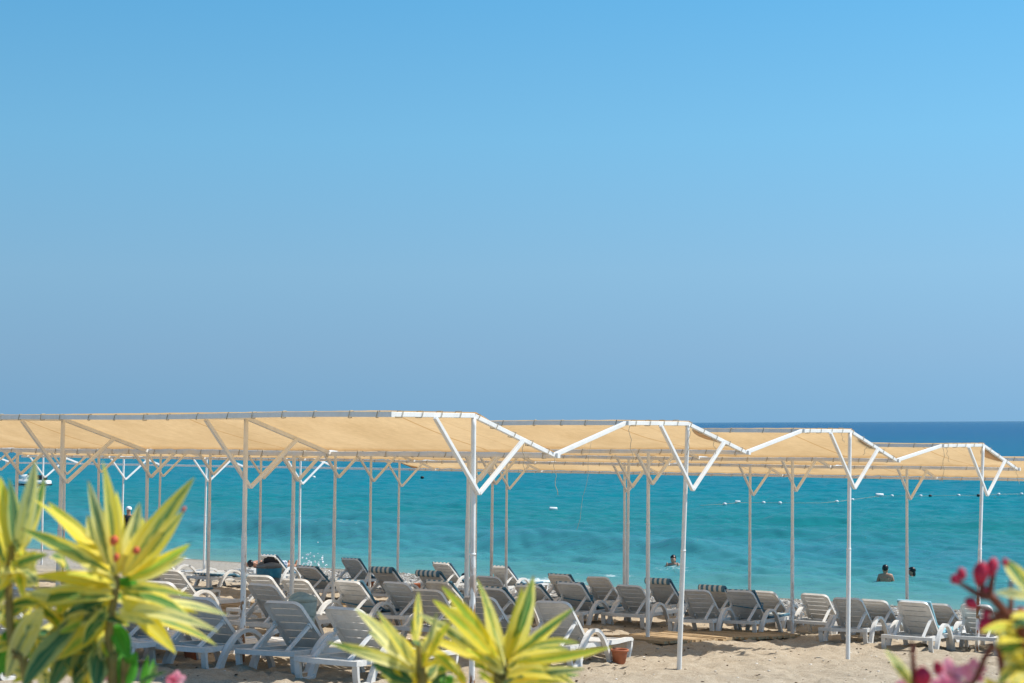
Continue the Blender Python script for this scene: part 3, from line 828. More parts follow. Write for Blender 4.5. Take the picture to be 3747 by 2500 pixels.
def lounger(p, rz, ang, label, seat=True):
    root = empty('sun_lounger', p, rz); root.rotation_euler = (random.uniform(-0.02, 0.02), 0.055 + random.uniform(-0.015, 0.015), rz)
    root.scale = (1.08, 1.09, 1.0); tag(root, label, 'lounger', 'white plastic sun loungers on the beach')
    fr = put('frame', LM['frame'], root)
    for k in range(8): put('seat_slat', LM['slat'], fr, (0.115 + 0.1315 * k, 0, 0.236))
    # backrest plane: local x runs up the back
    c, s = math.cos(ang), math.sin(ang)
    mat = Matrix(((-c, 0, s), (0, -1, 0), (s, 0, c))).to_4x4()
    bk = bpy.data.objects.new('backrest', LM['back']); C.objects.link(bk); bk.parent = root
    bk.matrix_local = Matrix.Translation((HX, 0, HZ)) @ mat
    for q in LM['bs']: put('back_slat', q, bk)
    if ang > 0.15:
        a = Vector((HX, 0, HZ)) + Vector((-c, 0, s)) * 0.36 - Vector((s, 0, c)) * 0.04
        for sy in (-1, 1):
            e = Vector((-0.60, 0, 0.24)); d = a - e
            o = put('strut', LM['strut'], root, (e.x, sy * 0.205, e.z)); o.rotation_euler = d.to_track_quat('Z', 'Y').to_euler(); o.scale = (1, 1, d.length)
    for sy in (-1, 1):
        put('armrest', LM['arm'][sy], root); put('rear_leg', LM['leg'][sy], root); put('foot_leg', LM['fleg'][sy], root)
    PLACED.append((root, p, rz)); return root
def cushion(lo, ang, label, mat=STRIPE, over=True, cord=None):
    c, s = math.cos(ang), math.sin(ang); path = []
    def bp(t, n): return Vector((HX, 0, HZ)) + Vector((-c, 0, s)) * t + Vector((s, 0, c)) * n
    if over:
        for t, n in ((0.655, -0.052), (0.69, -0.045), (0.715, -0.012), (0.705, 0.025)): path.append(bp(t, n))
    for t in (0.655, 0.6, 0.45, 0.3, 0.15): path.append(bp(t, 0.04))
    path += [Vector((HX + 0.07, 0, HZ + 0.06)), Vector((0.2, 0, 0.275)), Vector((0.5, 0, 0.272)), Vector((0.8, 0, 0.272)), Vector((1.02, 0, 0.28))]
    pts = catmull(path, 3)
    m = MB(); m.ribbon([(p.x, p.z) for p in pts], -0.245, 0.245, 0.042)
    o = m.build('cushion', mat, None, bevel=0.012)
    o.location = lo.location; o.rotation_euler = lo.rotation_euler; o.scale = lo.scale
    tag(o, label, 'cushion', 'lounger cushions')
    if cord:
        m = MB(); x = cord
        loop = [bp(x, -0.045), ]
        ring = []
        for y, n in ((-0.262, -0.04), (-0.1, -0.052), (0.1, -0.05), (0.262, -0.04), (0.272, 0.02), (0.262, 0.08), (0.0, 0.085), (-0.262, 0.08), (-0.272, 0.02), (-0.262, -0.04)):
            q = bp(x + 0.03 * math.sin(y * 6), n); ring.append((q.x, y, q.z))
        m.tube(ring, 0.009, 6); m.build('tie_cord', CORD, o)
    return o
RZ = math.atan2(VV.y, VV.x)
# pixel of the middle of the backrest's top edge, height of that edge, turn, label, cushion
LOUNGERS = [
 (1022, 2203, 0.75, 3, 'white lounger in the front row just right of the rusty forked post', 0),
 (1243, 2226, 0.75, 2, 'front lounger partly behind the left tips of the middle variegated bush', 0),
 (702, 2188, 0.75, 2, 'front row lounger just left of the rusty forked post, behind leaf tips', 0),
 (428, 2180, 0.71, 1, 'front row lounger hidden behind the stem of the big left bush', 0),
 (127, 2196, 0.72, 2, 'front row lounger behind the lower left leaves with crossed struts showing', 0),
 (-40, 2190, 0.75, 2, 'lounger cut by the left picture edge, only its arch showing', 0),
 (62, 2152, 0.72, 0, 'lounger at far left with its backrest under the yellow leaves', 0),
 (567, 2130, 0.73, 2, 'lounger behind the right leaves of the big left bush, second row', 0),
 (606, 2087, 0.73, 3, 'lounger near the gravel, lower right of the big yellow leaf whorl', 0),
 (515, 2074, 0.70, 3, 'far lounger with striped cushion at the right edge of the yellow whorl', 'striped cushion on far lounger beside the yellow leaf whorl'),
 (945, 2138, 0.74, 1, 'lower of two overlapping loungers directly right of the rusty post', 0),
 (940, 2106, 0.74, 2, 'upper of two overlapping loungers directly right of the rusty post, before the bin', 0),
 (1070, 2120, 0.73, 3, 'lounger behind a post, right of the grey bin with blue bag', 0),
 (1113, 2074, 0.68, 2, 'lounger with blue tie cord across its back, below the foam splash', 'blue striped cushion tied by cord to the lounger below the foam splash', 'c'),
 (975, 2033, 0.69, 4, 'far lounger directly behind the grey bin, beside the sunbather', 'blue edged cushion on the lounger behind the grey bin'),
 (1275, 2045, 0.72, 3, 'highest far lounger right of the foam splash, against the water', 'dark blue cushion on the highest far lounger right of the splash'),
 (1392, 2086, 0.70, 3, 'lounger with bold striped cushion over its top, left of a thin post', 'bold blue and beige striped cushion folded over a lounger top, left of thin post', 's'),
 (1260, 2126, 0.73, 2, 'lounger with a knotted blue tie on its right side, centre left', 'blue cushion with knotted tie on the centre left lounger', 'k'),
 (1437, 2131, 0.73, 2, 'plain lounger between the knotted-tie lounger and the next to its right', 0),
 (1550, 2161, 0.74, 3, 'plain lounger rising behind the left whorl of the middle bush', 0),
 (1563, 2099, 0.69, 3, 'shorter striped lounger of two overlapping ones, left of the tall corner post', 'striped roll on the shorter of two overlapping loungers left of the corner post', 's'),
 (1607, 2062, 0.70, 3, 'taller far lounger of two overlapping ones, left of the tall corner post', 'thin striped cushion on the taller far lounger left of the corner post'),
 (1590, 2131, 0.66, 2, 'lounger just below the two striped loungers, left of the corner post', 'blue edged cushion on the lounger below the two striped ones'),
 (1742, 2184, 0.74, 2, 'lounger right behind the tall corner post, under green leaf tips', 0),
 (1775, 2111, 0.71, 3, 'lounger right of the corner post below a striped far lounger', 0),
 (1822, 2073, 0.69, 3, 'far striped lounger right of the corner post, against the water', 'striped cushion on the far lounger right of the corner post'),
 (1785, 2152, 0.66, 2, 'lounger behind the upright leaves of the middle bush with blue cushion', 'blue cushion edge behind the upright leaves of the middle bush'),
 (1925, 2142, 0.64, 3, 'lounger mostly hidden behind the brightest upright leaf of the middle bush', 'dark blue cushion on the lounger behind the brightest upright leaf'),
 (2014, 2202, 0.76, 6, 'sunlit white lounger behind the terracotta pot, right of the middle bush', 0),
 (2038, 2104, 0.71, 2, 'far lounger above and behind the blue-tied one, centre right', 'blue edged cushion on the far centre right lounger'),
 (2076, 2133, 0.72, 2, 'lounger with dark blue tie round its strut, centre right', 'beige striped cushion hanging on the lounger with the dark blue strut tie', 'n'),
 (2182, 2112, 0.71, 3, 'far plain lounger left of two close thin posts', 0),
 (2294, 2141, 0.72, 3, 'plain lounger just left of the post at the end of the boardwalk', 0),
 (2404, 2125, 0.70, 3, 'lounger with blue striped top edge right behind a boardwalk post', 'blue and white striped cushion right behind the boardwalk post', 's'),
 (2543, 2160, 0.72, 3, 'plain lounger right of the front white end post', 0),
 (2602, 2151, 0.64, 3, 'lounger with dark striped top edge peeking between two plain ones', 'dark striped cushion peeking between two plain loungers', 's'),
 (2702, 2162, 0.73, 1, 'lounger with blue cord slung across its back, over the boardwalk', 'blue cushion with cord slung across, over the boardwalk', 'c'),
 (2785, 2163, 0.66, 2, 'lounger half behind the blue-corded one at the boardwalk end', 0),
 (2972, 2173, 0.70, 3, 'greyish lounger left of the white post near the boardwalk end', 0),
 (3097, 2190, 0.72, 3, 'lounger directly behind the white post on open sand', 0),
 (3188, 2195, 0.63, 2, 'reclined lounger peeking right of the one behind the white post', 0),
 (3334, 2200, 0.76, 1, 'bright lounger with dark slots, below the two bathers', 'pale blue cushion on the bright lounger below the bathers', 't'),
 (3420, 2211, 0.62, 2, 'lounger half hidden right of the bright one with dark slots', 0),
 (3566, 2212, 0.73, 2, 'lounger behind the rightmost post and the red buds', 0),
 (3745, 2229, 0.73, 2, 'lounger cut by the right picture edge behind red buds', 0),
]
for L_ in LOUNGERS:
    px, py, hh, turn, lab, cu = L_[:6]; opt = L_[6] if len(L_) > 6 else ''
    ang = back_angle(hh)
    tp = on_ground(px, py, hh)
    rz = RZ + R(turn + 5.5 + random.uniform(-2, 2))
    f = Vector((math.cos(rz), math.sin(rz), 0))
    base = tp - f * (HX - math.cos(ang) * 0.68) * 1.08
    base.z = ground(base) + 0.008
    lo = lounger(base, rz, ang, lab)
    if cu:
        cushion(lo, ang, cu, TEALC if opt == 't' else STRIPE, over=opt == 's', cord=0.33 if opt == 'c' else (0.2 if opt == 'k' else (0.3 if opt == 'n' else None)))
# flat loungers by the gravel
def flat(px, py, lab, cu=None, turn=0):
    p = on_ground(px, py); p.z -= 0.008
    lo = lounger(p, RZ + R(turn), 0.0, lab)
    if cu:
        o = cushion(lo, 0.02, cu, STRIPE, over=False)
    return lo
flat(815, 2150, 'flat lounger with striped cushion on the gravel between two left posts', 'striped cushion on the flat lounger between two left posts')
flat(645, 2128, 'flat white lounger on the gravel right of the big left bush')
SUNB = flat(965, 2118, 'flat lounger under the sunbather beside the grey bin')

# ------------------------------------------------------------------ boardwalks
plank = MB(); plank.box((0, 0, 0), (0.108, 1.25, 0.035)); PL = plank.mesh('plank'); PL.materials.append(WOOD); fixn(PL)
def walkway(v0, v1, u0, label):
    r = empty('boardwalk', pos(v0, u0, ground(pos(v0, u0))), RZ)
    tag(r, label, 'boardwalk', 'wooden boardwalks under the canopies')
    n = int((v1 - v0) / 0.122); o0 = r.location
    sl = (ground(pos(v1, u0)) - ground(pos(v0, u0)))
    for k in range(n):
        t = (k + 0.5) / n; o = put('plank', PL, r, ((v1 - v0) * t, 0.62 + random.uniform(-0.05, 0.05) - 0.045 * math.sin(k * 0.33), sl * t + 0.055 + random.uniform(-0.006, 0.006)))
        o.rotation_euler = (random.uniform(-0.012, 0.012), -sl / (v1 - v0), random.uniform(-0.012, 0.012)); o.scale = (random.uniform(0.9, 1.06), random.uniform(0.96, 1.02), random.uniform(0.95, 1.25))
    for y in (0.2, 1.02):
        m = MB(); m.beam((0, y, 0.018), (v1 - v0, y, sl + 0.018), 0.07, 0.04); m.build('bearer', WOOD, r)
walkway(7.65, 11.75, 2.75, 'wooden plank boardwalk with pale cut ends between the right posts')
walkway(6.3, 12.2, 11.1, 'wooden plank boardwalk under the loungers left of centre')

# ------------------------------------------------------------------ pots and bins
def pot(px, py, s, label):
    p = on_ground(px, py); r = empty('plant_pot', p); tag(r, label, 'pot', 'terracotta pots used as ashtrays')
    m = MB(); m.lathe([(0.0, 0.0), (0.072 * s, 0.0), (0.074 * s, 0.004), (0.082 * s, 0.075), (0.086 * s, 0.078), (0.098 * s, 0.165), (0.098 * s, 0.168)], 24); m.build('pot_body', TERRA, r, smooth=True)
    m = MB(); m.lathe([(0.098 * s, 0.166), (0.112 * s, 0.168), (0.115 * s, 0.19), (0.112 * s, 0.197), (0.100 * s, 0.197), (0.094 * s, 0.18), (0.085 * s, 0.10), (0, 0.10)], 24); m.build('rim', TERRA, r, smooth=True)
    r.location.z -= 0.012; r.rotation_euler = (0.02, 0.03, 0)
pot(2266, 2430, 1.0, 'terracotta pot standing in front of the sunlit white lounger')
pot(704, 2409, 1.15, 'terracotta pot in the sand left of the rusty forked post')
pot(1352, 2156, 1.0, 'small terracotta pot beside the bold striped lounger')
pot(1530, 2164, 1.0, 'small terracotta pot at the foot of the shorter striped lounger')
def bin_(px, py, s, label, bag, near):
    p = on_ground(px, py); r = empty('litter_bin', p, R(20)); tag(r, label, 'bin', 'litter bins among the loungers'); r.scale = (1, 1, 0.77 if near else 0.70)
    m = MB(); m.lathe([(0, 0), (0.19 * s, 0), (0.2 * s, 0.01), (0.245 * s, 0.74)], 8); m.build('bin_body', GREYP if near else BAGP, r)
    m = MB(); n = 24; vs = []; fs = []
    for k in range(n):
        a = 2 * math.pi * k / n; d = 0.56 + 0.10 * math.sin(a + 0.6) + 0.05 * math.sin(3 * a)
        for rr_, z in ((0.262 * s, 0.795), (0.264 * s + 0.006 * math.sin(5 * a), 0.70), (0.252 * s + 0.006 * math.sin(7 * a), d)):
            vs.append((rr_ * math.cos(a), rr_ * math.sin(a), z))
    for k in range(n):
        k2 = (k + 1) % n
        for j in range(2): fs.append((k * 3 + j, k2 * 3 + j, k2 * 3 + j + 1, k * 3 + j + 1))
    m.add(vs, fs); m.build('bag', bag, r, smooth=True)
    m = MB(); n = 24; vs = []; fs = []
    for k in range(n):
        a = 2 * math.pi * k / n; up = 0.88 - 0.055 * math.cos(2 * a)
        for rr_, z in ((0.255 * s, 0.77), (0.268 * s, 0.775), (0.262 * s, up), (0.245 * s, up), (0.235 * s, 0.77)):
            vs.append((rr_ * math.cos(a), rr_ * math.sin(a), z))
    for k in range(n):
        k2 = (k + 1) % n
        for j in range(4): fs.append((k * 5 + j, k2 * 5 + j, k2 * 5 + j + 1, k * 5 + j + 1))
    m.add(vs, fs); m.build('collar', GREYP if near else BAGP, r, smooth=True)
    m = MB(); m.lathe([(0, 0.80), (0.236 * s, 0.80)], 20); m.build('opening_shade', BLACKP, r)  # flat black disc in the mouth, its colour stands for the shaded inside
    if near:
        m = MB(); n = 8; vs = []; fs = []
        for k in range(n + 1):
            t = k / n - 0.5
            for h, y in ((0.78, 0.0), (0.94, -0.03), (1.0 + 0.05 * (abs(t) < 0.3), 0.02)):
                vs.append((t * 0.27 * s * (1.15 if 0.9 < h < 0.97 else 0.9) + 0.05, y + 0.06 - 0.10 * t, h - 0.05 * t)); 
        for k in range(n):
            for j in range(2): fs.append((k * 3 + j, k * 3 + 3 + j, k * 3 + 4 + j, k * 3 + 1 + j))
        m.add(vs, fs); o = m.build('flap', BLACKP, r, smooth=True)
        so = o.modifiers.new('thick', 'SOLIDIFY'); so.thickness = 0.02
bin_(985, 2184, 1.0, 'grey litter bin with blue bag and open black flap by the sunbather', BAG, True)
bin_(1108, 2352, 0.72, 'pale green bagged bin behind the front lounger by the rusty post', BAGP, False)

# ------------------------------------------------------------------ people
def body(name, V, E, Rd, mat, root=0, sub=2):
    me = bpy.data.meshes.new(name); me.from_pydata([tuple(p) for p in V], E, []); me.update()
    o = bpy.data.objects.new(name, me); C.objects.link(o)
    me.materials.append(mat)
    sk = o.modifiers.new('skin', 'SKIN'); sk.use_smooth_shade = True
    for i, r_ in enumerate(Rd):
        d = me.skin_vertices[0].data[i]
        d.radius = r_ if isinstance(r_, tuple) else (r_, r_); d.use_root = (i == root)
    ss = o.modifiers.new('sub', 'SUBSURF'); ss.levels = sub; ss.render_levels = sub
    return o
def ellipsoid(name, c, r, mat, parent, cut=None, n=16):
    m = MB(); rows = 10
    prof = []
    for i in range(rows + 1):
        a = math.pi * i / rows; prof.append((math.sin(a), math.cos(a)))
    vs = []; fs = []
    for s_, z in prof:
        for k in range(n):
            a = 2 * math.pi * k / n
            j = 1 + 0.05 * math.sin(3 * a + z * 5)
            vs.append((c[0] + r[0] * s_ * math.cos(a) * j, c[1] + r[1] * s_ * math.sin(a) * j, c[2] + r[2] * z))
    for i in range(rows):
        for k in range(n):
            k2 = (k + 1) % n
            q = (i * n + k, i * n + k2, (i + 1) * n + k2, (i + 1) * n + k)
            cen = sum((Vector(vs[t]) for t in q), Vector()) / 4
            if cut is None or not cut(cen): fs.append(q)
    m.add(vs, fs); return m.build(name, mat, parent, smooth=True)
def bather(px, py, rz, skin, label, arms, tall, hairlong):
    """upper body standing in the water; local +y is the way the person faces; tall = crown above the water"""
    w = on_water(px, py); zc = tall
    V = [(0, 0, zc - 0.95), (0, 0, zc - 0.72), (0, 0.0, zc - 0.50), (0, -0.01, zc - 0.33), (0, 0, zc - 0.255), (0, 0.01, zc - 0.215), (0, 0.02, zc - 0.13), (0, 0.015, zc - 0.06),
         (0.165, -0.01, zc - 0.315), (-0.165, -0.01, zc - 0.315), (0, 0.115, zc - 0.135), (0.083, 0.0, zc - 0.13), (-0.083, 0.0, zc - 0.13)]
    E_ = [(0, 1), (1, 2), (2, 3), (3, 4), (4, 5), (5, 6), (6, 7), (3, 8), (3, 9), (6, 10), (6, 11), (6, 12)]
    Rd = [(0.15, 0.1), (0.135, 0.095), (0.155, 0.11), (0.12, 0.09), 0.056, 0.07, (0.082, 0.095), (0.066, 0.075), 0.064, 0.064, 0.014, 0.018, 0.018]
    for s, pts in ((1, arms[0]), (-1, arms[1])):
        prev = 8 if s == 1 else 9
        for (x, y, z), r_ in zip(pts, (0.048, 0.04, 0.032, 0.02)):
            V.append((x * s, y, zc + z)); E_.append((prev, len(V) - 1)); Rd.append(r_); prev = len(V) - 1
    o = body('person', V, E_, Rd, skin, 2)
    o.location = (w.x, w.y, 0.0); o.rotation_euler = (0, 0, rz)
    tag(o, label, 'person')
    ellipsoid('hair', (0, -0.008, zc - 0.085), (0.094, 0.112, 0.10), HAIR, o, cut=lambda q: q.y > 0.035 and q.z < zc - 0.055)
    if hairlong: ellipsoid('back_hair', (0, -0.065, zc - 0.19), (0.075, 0.045, 0.12), HAIR, o)
    return o
FACE = math.pi                                           # facing the camera
bather(2464, 2077, FACE - 0.25, SKIN, 'person in the water facing the beach with both hands raised',
       ([(0.25, 0.06, -0.56), (0.20, 0.20, -0.36), (0.17, 0.22, -0.27), (0.165, 0.22, -0.22)], [(0.25, 0.06, -0.56), (0.20, 0.20, -0.36), (0.17, 0.22, -0.26), (0.165, 0.22, -0.21)]), 0.40, True)
bather(3240, 2124, -0.15, SKINB, 'bare-backed person with short black hair wading with back turned',
       ([(0.235, 0.05, -0.56), (0.27, 0.20, -0.62), (0.27, 0.3, -0.62), (0.27, 0.35, -0.62)], [(0.235, 0.05, -0.56), (0.29, 0.18, -0.58), (0.3, 0.28, -0.58), (0.3, 0.33, -0.58)]), 0.455, False)
bather(3337, 2114, 1.2, SKINB, 'head of a dark-haired swimmer right of the bare-backed person',
       ([(0.25, 0.06, -0.56), (0.27, 0.2, -0.6), (0.27, 0.3, -0.6), (0.27, 0.35, -0.6)], [(0.25, 0.06, -0.56), (0.27, 0.2, -0.6), (0.27, 0.3, -0.6), (0.27, 0.35, -0.6)]), 0.31, True)
bather(1699, 2128, -0.2, SKINB, 'dark-haired head at the waterline just left of the tall corner post',
       ([(0.25, 0.06, -0.56), (0.27, 0.2, -0.6), (0.27, 0.3, -0.6), (0.27, 0.35, -0.6)], [(0.25, 0.06, -0.56), (0.27, 0.2, -0.6), (0.27, 0.3, -0.6), (0.27, 0.35, -0.6)]), 0.24, False)
# sunbather lying on the flat lounger, head to the left, feet towards the sea
def sunbather(lo):
    z = 0.36
    V = [(0.16, 0, z), (-0.1, 0, z + 0.02), (-0.33, 0, z + 0.02), (-0.48, 0, z + 0.02), (-0.58, 0, z + 0.03), (-0.68, 0, z + 0.04), (-0.76, 0, z + 0.035),
         (0.26, 0.09, z), (0.62, 0.12, z + 0.10), (0.98, 0.12, z - 0.02), (1.02, 0.13, z + 0.13),
         (0.26, -0.09, z), (0.64, -0.12, z + 0.02), (1.02, -0.12, z - 0.02), (1.07, -0.13, z + 0.14),
         (-0.45, 0.18, z + 0.01), (-0.60, 0.33, z - 0.02), (-0.72, 0.16, z + 0.05), (-0.45, -0.18, z + 0.01), (-0.58, -0.32, z - 0.02), (-0.74, -0.15, z + 0.05), (-0.66, 0, z + 0.135)]
    E_ = [(0, 1), (1, 2), (2, 3), (3, 4), (4, 5), (5, 6), (0, 7), (7, 8), (8, 9), (9, 10), (0, 11), (11, 12), (12, 13), (13, 14), (3, 15), (15, 16), (16, 17), (3, 18), (18, 19), (19, 20), (5, 21)]
    Rd = [0.13, 0.12, 0.13, 0.1, 0.055, 0.085, 0.075, 0.095, 0.062, 0.042, 0.028, 0.095, 0.062, 0.042, 0.028, 0.06, 0.045, 0.03, 0.06, 0.045, 0.03, 0.016]
    o = body('person', V, E_, Rd, SKINB, 1); o.location = lo.matrix_basis @ Vector((0.12, 0, 0)); o.rotation_euler = lo.rotation_euler; o.scale = (0.87, 0.95, 1.0)
    tag(o, 'sunbather in plaid shorts lying on a flat lounger beside the grey bin', 'person')
    ellipsoid('hair', (-0.72, 0, z + 0.04), (0.085, 0.1, 0.1), HAIR, o, cut=lambda q: q.x > -0.66)
    m = MB()
    for s in (-1, 1): m.tube([(0.1, 0.05 * s, z + 0.005), (0.26, 0.09 * s, z + 0.005), (0.45, 0.11 * s, z + (0.06 if s > 0 else 0.02)), (0.60, 0.12 * s, z + (0.10 if s > 0 else 0.03))], [0.15, 0.125, 0.105, 0.098], 12)
    m.build('shorts', PLAID, o, smooth=True)
sunbather(SUNB)
# standing person in black with a white cap at the waterline on the left
def standing():
    p = on_ground(470, 2052)
    V = [(0, 0, 0.95), (0, 0, 1.15), (0, 0, 1.35), (0, 0, 1.47), (0, 0.01, 1.53), (0, 0.02, 1.61), (0, 0.015, 1.68), (0.19, 0, 1.39), (0.24, 0.03, 1.12), (0.22, 0.12, 0.90), (-0.19, 0, 1.39), (-0.24, 0.03, 1.12), (-0.22, 0.1, 0.90),
         (0.1, 0, 0.86), (0.11, 0.02, 0.48), (0.11, 0, 0.08), (0.11, 0.13, 0.03), (-0.1, 0, 0.86), (-0.11, 0.02, 0.48), (-0.11, 0, 0.08), (-0.11, 0.13, 0.03), (0, 0.115, 1.6)]
    E_ = [(0, 1), (1, 2), (2, 3), (3, 4), (4, 5), (5, 6), (2, 7), (7, 8), (8, 9), (2, 10), (10, 11), (11, 12), (0, 13), (13, 14), (14, 15), (15, 16), (0, 17), (17, 18), (18, 19), (19, 20), (5, 21)]
    Rd = [0.14, 0.13, 0.14, 0.055, 0.07, 0.085, 0.07, 0.06, 0.045, 0.03, 0.06, 0.045, 0.03, 0.09, 0.06, 0.04, 0.03, 0.09, 0.06, 0.04, 0.03, 0.014]
    o = body('person', V, E_, Rd, SKINB, 0); o.location = (p.x, p.y, p.z); o.rotation_euler = (0, 0, 0.4)
    tag(o, 'person in black clothes and white cap standing behind the big left bush', 'person')
    ellipsoid('cap', (0, 0, 1.66), (0.1, 0.12, 0.085), WHITEC, o, cut=lambda q: q.z < 1.63)
    m = MB(); m.tube([(0, 0, 0.55), (0, 0, 0.8), (0, 0, 0.98), (0, 0, 1.15), (0, 0, 1.34), (0, 0, 1.45)], [0.25, 0.24, 0.21, 0.19, 0.215, 0.10], 16)
    for s in (-1, 1): m.tube([(0.12 * s, 0, 1.4), (0.2 * s, 0, 1.38), (0.245 * s, 0.03, 1.13), (0.23 * s, 0.09, 0.96)], [0.09, 0.085, 0.072, 0.06], 10)
    m.build('robe', BLACKC, o, smooth=True)
standing()

# ------------------------------------------------------------------ things on the water
def jet_ski(px, py):
    w = on_water(px, py); r = empty('jet_ski', (w.x, w.y, -0.02), R(174)); tag(r, 'white and black jet ski floating at the far left', 'jet ski')
    m = MB(); vs = []; fs = []; n = 14
    for i in range(n + 1):
        t = i / n; x = -1.35 + 2.7 * t
        wd = 0.52 * (1 - max(0, (t - 0.45) / 0.55) ** 2.2) ** 0.6 + 0.02; top = 0.38 + 0.16 * t * t
        for y, z in ((0, -0.15 + 0.25 * max(0, t - 0.7)), (wd * 0.75, -0.08 + 0.3 * max(0, t - 0.7)), (wd, 0.17), (wd * 0.92, top), (0, top + 0.05)):
            vs += [(x, y, z), (x, -y, z)]
    for i in range(n):
        a = i * 10; b = a + 10
        for k in range(4):
            fs += [(a + 2 * k, b + 2 * k, b + 2 * k + 2, a + 2 * k + 2), (a + 2 * k + 1, a + 2 * k + 3, b + 2 * k + 3, b + 2 * k + 1)]
    fs += [(0, 2, 4, 6, 8, 7, 5, 3)]
    m.add(vs, fs); m.build('hull', BUOYW, r, smooth=True)
    m = MB(); m.tube([(-1.38, 0.0, 0.10), (-1.38, 0.53, 0.10), (-0.3, 0.56, 0.10), (0.5, 0.5, 0.12), (1.1, 0.26, 0.18), (1.36, 0, 0.24)], 0.055, 6)
    m.tube([(-1.38, 0.0, 0.10), (-1.38, -0.53, 0.10), (-0.3, -0.56, 0.10), (0.5, -0.5, 0.12), (1.1, -0.26, 0.18), (1.36, 0, 0.24)], 0.055, 6); m.build('bumper', BLACKP, r, smooth=True)
    m = MB(); m.tube([(-1.15, 0, 0.55), (-0.9, 0, 0.64), (-0.3, 0, 0.66), (0.1, 0, 0.60)], [0.14, 0.19, 0.19, 0.15], 10); m.build('seat', BLACKP, r, smooth=True)
    m = MB(); m.tube([(0.95, 0, 0.5), (0.6, 0, 0.68), (0.3, 0, 0.82)], [0.30, 0.22, 0.09], 10); m.build('hood', BUOYW, r, smooth=True)
    m = MB(); m.tube([(0.2, -0.36, 0.96), (0.3, -0.1, 0.9), (0.3, 0.1, 0.9), (0.2, 0.36, 0.96)], 0.035, 8); m.beam((0.35, 0, 0.75), (0.3, 0, 0.92), 0.1, 0.1); m.build('handlebar', BLACKP, r)
jet_ski(118, 1777)
def can_buoy(px, py, s, label, rz=0.2):
    w = on_water(px, py); m = MB(); pts = [(-0.26, 0.03), (-0.25, 0.09), (-0.22, 0.105), (0.22, 0.105), (0.25, 0.09), (0.26, 0.03)]
    m.tube([(x * s, 0, 0.05) for x, _ in pts], [q * s for _, q in pts], 14)
    o = m.build('mooring_buoy', BUOYW, None, smooth=True); o.location = (w.x, w.y, 0.04); o.rotation_euler = (0, 0.05, rz); tag(o, label, 'buoy', 'can shaped buoys')
can_buoy(2024, 1868, 0.85, 'white can buoy floating alone in open water, centre')
can_buoy(2699, 1842, 0.6, 'white can buoy on the float line left of a white post')
can_buoy(3218, 1817, 1.0, 'largest can buoy on the float line, right of the third white post')
fl = MB(); fl.lathe([(0.0, -0.07), (0.045, -0.06), (0.075, -0.02), (0.08, 0.02), (0.06, 0.06), (0.0, 0.075)], 12)
FLM = fl.mesh('line_float', True); FLM.materials.append(BUOYW); fixn(FLM); FLB = FLM.copy(); FLB.materials.clear(); FLB.materials.append(BLACKP)
line = [(2560, 1852), (2652, 1847), (2699, 1842), (2794, 1842), (2854, 1843), (3005, 1843), (3062, 1838), (3119, 1831), (3218, 1817), (3264, 1817), (3369, 1817), (3404, 1817), (3508, 1815), (3580, 1815), (3654, 1811), (3738, 1810)]
flabs = {1: 'white float at the left end of the float line', 3: 'first small white float right of the smaller can buoy', 4: 'second small white float right of the smaller can buoy', 6: 'small white float on the slanting rope left of the third white post', 7: 'small white float right behind the third white post',
         9: 'white float just right of the largest can buoy', 10: 'white float right of the thin forked post on the float line', 11: 'black float on the line between two white floats', 12: 'white float midway between the black floats', 13: 'black float beside the rightmost post', 14: 'white float right of the rightmost post', 15: 'white float at the right picture edge'}
for i, lb in flabs.items():
    w = on_water(*line[i]); o = obj('line_float', FLB if i in (11, 13) else FLM, None, None, shared=True); o.location = (w.x, w.y, 0.03); o.scale = (1.35, 1.35, 1.2); tag(o, lb, 'float', 'floats on the swimming line')
m = MB(); m.tube([Vector((*on_water(*p)[:2], 0.035)) for p in line], 0.009, 5); o = m.build('float_line_rope', ROPE, None, True); tag(o, 'thin pale rope carrying the row of floats on the water', 'rope')
for (a, b, lb) in ((1545, 1746, 'dark round float far out, seen below the front canopy'), (1148, 1745, 'small white float far out behind a white brace'), (2394, 1724, 'small white float under the second canopy fabric')):
    w = on_water(a, b + 4); o = obj('line_float', FLB if a == 1545 else FLM, None, None, shared=True); o.location = (w.x, w.y, 0.05); o.scale = (2.0, 2.0, 1.7); tag(o, lb, 'float', 'floats far out')
# spray thrown up where the small wave breaks
sp = MB()
for k in range(90):
    q = on_water(random.gauss(1140, 26), 2090); h = abs(random.gauss(0, 0.22)); sp.box((q.x + random.gauss(0, 0.1), q.y + random.gauss(0, 0.2), h + 0.02), (random.uniform(0.01, 0.05),) * 3, Matrix.Rotation(random.random() * 3, 3, 'X'))
o = sp.build('spray', speckled('foam_spray', (0.8, 0.83, 0.84), (0.86, 0.88, 0.88), 9, 0.6)); tag(o, 'white spray of a small breaking wave behind the loungers', 'spray', kind='stuff')

